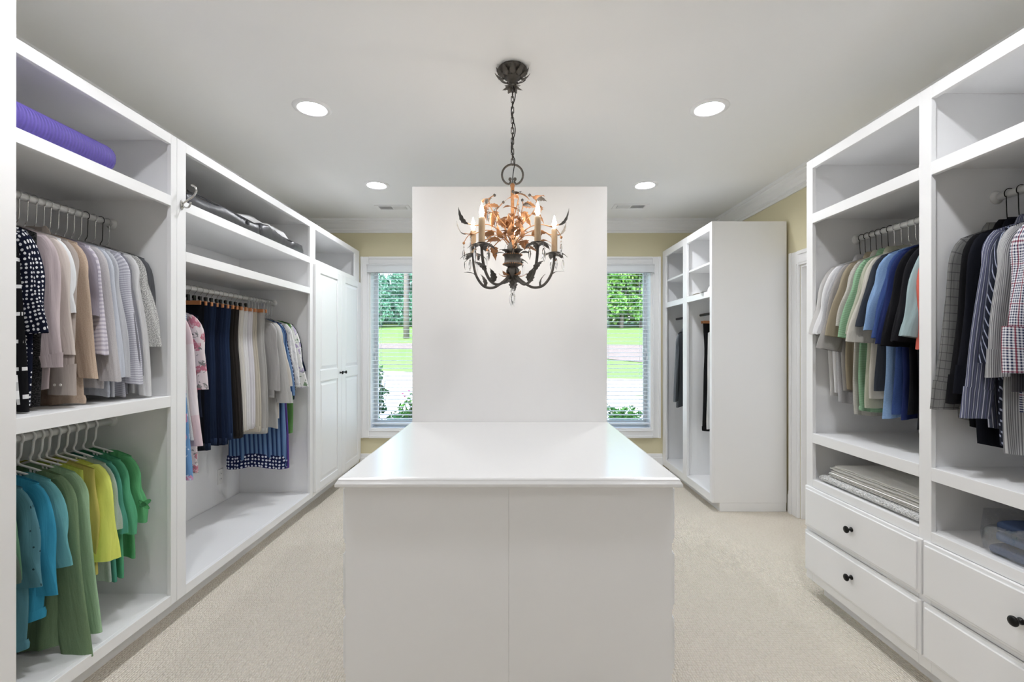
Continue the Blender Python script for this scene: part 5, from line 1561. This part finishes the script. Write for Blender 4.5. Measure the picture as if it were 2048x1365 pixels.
# folded linens
k = NT('nubby_blanket')
vo = k.n('ShaderNodeTexVoronoi'); vo.inputs['Scale'].default_value = 130.0
k.link(k.coord('Object'), vo.inputs['Vector'])
k.link(k.mix(vo.outputs['Distance'], lin((246, 246, 245)), lin((222, 222, 220))), k.b.inputs['Base Color'])
k.b.inputs['Roughness'].default_value = 1.0
k.bump(k.math('SUBTRACT', 1.0, vo.outputs['Distance']), 1.0, 0.012)
M['blanket'] = k.m
def folded(name, label, cat, mat, x0, x1, y0, y1, z0, z1, layers, seed, group=None):
    t = thing(name, ((x0 + x1) / 2, (y0 + y1) / 2, z0), label, cat, group)
    rg = random.Random(seed)
    h = (z1 - z0) / layers
    for i in range(layers):
        a = z0 + h * i
        ex, ey = rg.uniform(-0.006, 0.006), rg.uniform(-0.010, 0.004)
        rows = []
        n = 26
        for q in range(n + 1):
            v = q / n
            y = y0 + (y1 + ey - y0) * v
            droop = 0.0
            ring = []
            N = 20
            for j in range(N):
                an = 2 * PI * j / N
                c_, s_ = se(math.cos(an), 0.25), se(math.sin(an), 0.7)
                e = 1.0 if 0 < q < n else 0.75
                x = (x0 + ex + x1) / 2 + (x1 - x0 - ex) / 2 * c_
                z = a + h / 2 + h * 0.49 * s_ * e + 0.0012 * math.sin(y * 40 + i) * (i > 0)
                ring.append((x, y, z))
            rows.append(ring)
        MB().rings(rows, True, True, True).build('fold', mat, t, smooth=True)
    return t
M['linen'] = paint('pressed_linen', (238, 237, 233), 0.9, 0.15, 0.4, 55, (1, 0.4, 1))
M['linen2'] = paint('pressed_linen_grey', (229, 228, 224), 0.9, 0.15, 0.4, 55, (1, 0.4, 1))
folded('blanket', 'white nubby blanket folded at the bottom of the linen stack', 'blanket', M['blanket'], 1.706, 2.12, 1.945, 2.575, 0.6482, 0.690, 1, 1)
GF = 'pressed cloths stacked on the blanket'
zz = 0.6902
for i, lb in enumerate(('pressed off-white cloth lying directly on the nubby blanket', 'pressed off-white cloth second above the nubby blanket', 'pressed off-white cloth just below the topmost of the linen stack', 'pressed off-white cloth on top of the linen stack')):
    folded('folded_cloth', lb, 'cloth', M['linen' if i % 2 else 'linen2'], 1.716 + 0.003 * i, 2.09, 1.955, 2.525 - 0.008 * i, zz, zz + 0.0162, 2, 20 + i, GF)
    zz += 0.0166

# folded jeans in a clear bag
jb = thing('folded_jeans', (1.9, 1.5, 0.648), 'folded blue jeans inside a clear plastic bag in the lower cubby', 'jeans')
for i, (a, b, c_, d_) in enumerate(((1.728, 2.12, 1.27, 1.688), (1.740, 2.11, 1.28, 1.680), (1.732, 2.10, 1.275, 1.668))):
    soft_box('fold', cl('bag_denim_%s' % 'abc'[i], ((66, 86, 124), (84, 112, 160), (62, 80, 114))[i], 'plain'), jb, a, b, c_, d_, 0.6495 + 0.040 * i, lambda v: 0.042 + 0.006 * math.sin(6 * v + i), seed=30 + i, wr=0.008, ny=24)
k = NT('clear_film')
tr_ = k.n('ShaderNodeBsdfTransparent'); tr_.inputs['Color'].default_value = (0.93, 0.94, 0.95, 1)
gl_ = k.n('ShaderNodeBsdfGlossy'); gl_.inputs['Roughness'].default_value = 0.12
mxs = k.n('ShaderNodeMixShader')
fz, _ = k.noise(k.coord('Object'), 28.0, 4.0)
bp = k.n('ShaderNodeBump'); bp.inputs['Strength'].default_value = 0.9; bp.inputs['Distance'].default_value = 0.02
k.link(fz, bp.inputs['Height']); k.link(bp.outputs[0], gl_.inputs['Normal'])
mxs.inputs[0].default_value = 0.22
k.link(tr_.outputs[0], mxs.inputs[1]); k.link(gl_.outputs[0], mxs.inputs[2])
k.link(mxs.outputs[0], k.out.inputs['Surface'])
M['film'] = k.m
fb = thing('plastic_bag', (1.9, 1.5, 0.648), 'crinkled clear plastic bag around the folded blue jeans', 'bag')
soft_box('film', M['film'], fb, 1.712, 2.14, 1.24, 1.70, 0.6486, lambda v: 0.135 + 0.02 * math.sin(5 * v), seed=40, wr=0.016, ny=30)
MB().rings([[(1.715, 1.695, 0.66), (2.13, 1.695, 0.66)], [(1.713, 1.704, 0.72), (2.13, 1.702, 0.73)], [(1.722, 1.700, 0.805), (2.11, 1.698, 0.79)]], False, False, False).build('flap', M['film'], fb)

# coat hook on the stile between the left bays
hk = thing('coat_hook', (XFL, 2.374, 2.115), 'brushed nickel double coat hook on the stile beside the grey bag', 'hook')
rings = []
for q in (0.0, 0.004, 0.006):
    s_ = 1.0 if q < 0.005 else 0.8
    rings.append([(XFL + q, 2.374 + 0.011 * s_ * math.cos(a), 2.112 + 0.026 * s_ * math.sin(a)) for a in [2 * PI * j / 18 for j in range(18)]])
MB().rings(rings).build('backplate', M['chrome'], hk, smooth=True)
MB().tube(bez([(XFL + 0.005, 2.374, 2.108), (XFL + 0.022, 2.372, 2.098), (XFL + 0.040, 2.370, 2.100), (XFL + 0.050, 2.368, 2.116), (XFL + 0.050, 2.368, 2.124)], 6), [0.005] * 22 + [0.0062, 0.0066, 0.0062], 10, True, 0.8).build('lower_prong', M['chrome'], hk, smooth=True)
MB().tube(bez([(XFL + 0.005, 2.374, 2.118), (XFL + 0.030, 2.374, 2.136), (XFL + 0.060, 2.374, 2.156), (XFL + 0.076, 2.374, 2.184), (XFL + 0.068, 2.374, 2.206), (XFL + 0.050, 2.374, 2.213)], 6), [0.0055] * 26 + [0.0068, 0.0078, 0.0078, 0.0060, 0.0040], 10, True, 0.75).build('upper_prong', M['chrome'], hk, smooth=True)

# socket on the back panel of the trouser bay
ox = XFL - 0.605
so = thing('wall_socket', (ox, 3.66, 0.37), 'white double power socket low on the back of the trouser bay', 'socket')
MB().box(ox, ox + 0.006, 3.625, 3.695, 0.312, 0.428).build('cover_plate', M['plastic_white'], so, bevel=0.002)
for z_ in (0.350, 0.390):
    oo = MB().lathe([(0.0165, 0.0), (0.0165, 0.002), (0.015, 0.003)], (ox + 0.006, 3.66, z_), 16, 'x').build('outlet', M['plastic_white'], so)
    MB().box(ox + 0.009, ox + 0.0094, 3.653, 3.6555, z_ - 0.004, z_ + 0.006).box(ox + 0.009, ox + 0.0094, 3.6645, 3.667, z_ - 0.004, z_ + 0.006).build('slot', M['dark'], oo)

# caps on the shelf of the far wardrobe
def cap(x, y, label, mat, rz, s=1.0):
    t = thing('cap', (x, y, 1.8625), label, 'cap', None, rz)
    rings = [[(0.085 * s * math.cos(q) * math.cos(a), 0.085 * s * math.cos(q) * math.sin(a), 0.001 + 0.085 * s * math.sin(q)) for a in [2 * PI * j / 20 for j in range(20)]] for q in [PI / 2 * i / 8 for i in range(9)]]
    put('crown', MB().rings(rings, True, False, False).mesh('crown', mat, smooth=True), t)
    br = []
    for q in (0.9, 1.25, 1.7):
        br.append([(0.085 * s * q * math.cos(a), 0.085 * s * q * math.sin(a) * 0.9, 0.006 - 0.005 * (q - .9)) for a in [-0.9 + 1.8 * j / 10 for j in range(11)]])
    br2 = [[(a, b, c_ + 0.003) for a, b, c_ in r] for r in br]
    put('brim', MB().rings(br, False, False, False).rings(br2, False, False, False).mesh('brim', mat, smooth=True), t)
cap(1.800, 4.06, 'white cap on the shelf of the near half of far wardrobe', M['puff'], 2.2)
def paper(x, y, label, c_, w_, l_, rz):
    t = thing('leaflet', (x, y, 1.8625), label, 'leaflet', None, rz)
    m_ = paint('paper_' + label.split()[0], c_, 0.7, 0.3, 0.0)
    put('sheet', MB().rings([[(-w_ / 2, l_ * (j / 6 - .5), 0.002 + 0.010 * math.sin(PI * j / 6)), (w_ / 2, l_ * (j / 6 - .5), 0.002 + 0.010 * math.sin(PI * j / 6)), (w_ / 2, l_ * (j / 6 - .5), 0.003 + 0.010 * math.sin(PI * j / 6)), (-w_ / 2, l_ * (j / 6 - .5), 0.003 + 0.010 * math.sin(PI * j / 6))] for j in range(7)], True, True, True).mesh('sheet', m_), t)
paper(1.735, 4.26, 'cream leaflet on the shelf beside the white cap', (214, 208, 196), 0.08, 0.16, 0.2)
paper(1.74, 4.70, 'grey leaflet on the shelf over the dark jacket', (188, 186, 184), 0.09, 0.15, -0.3)
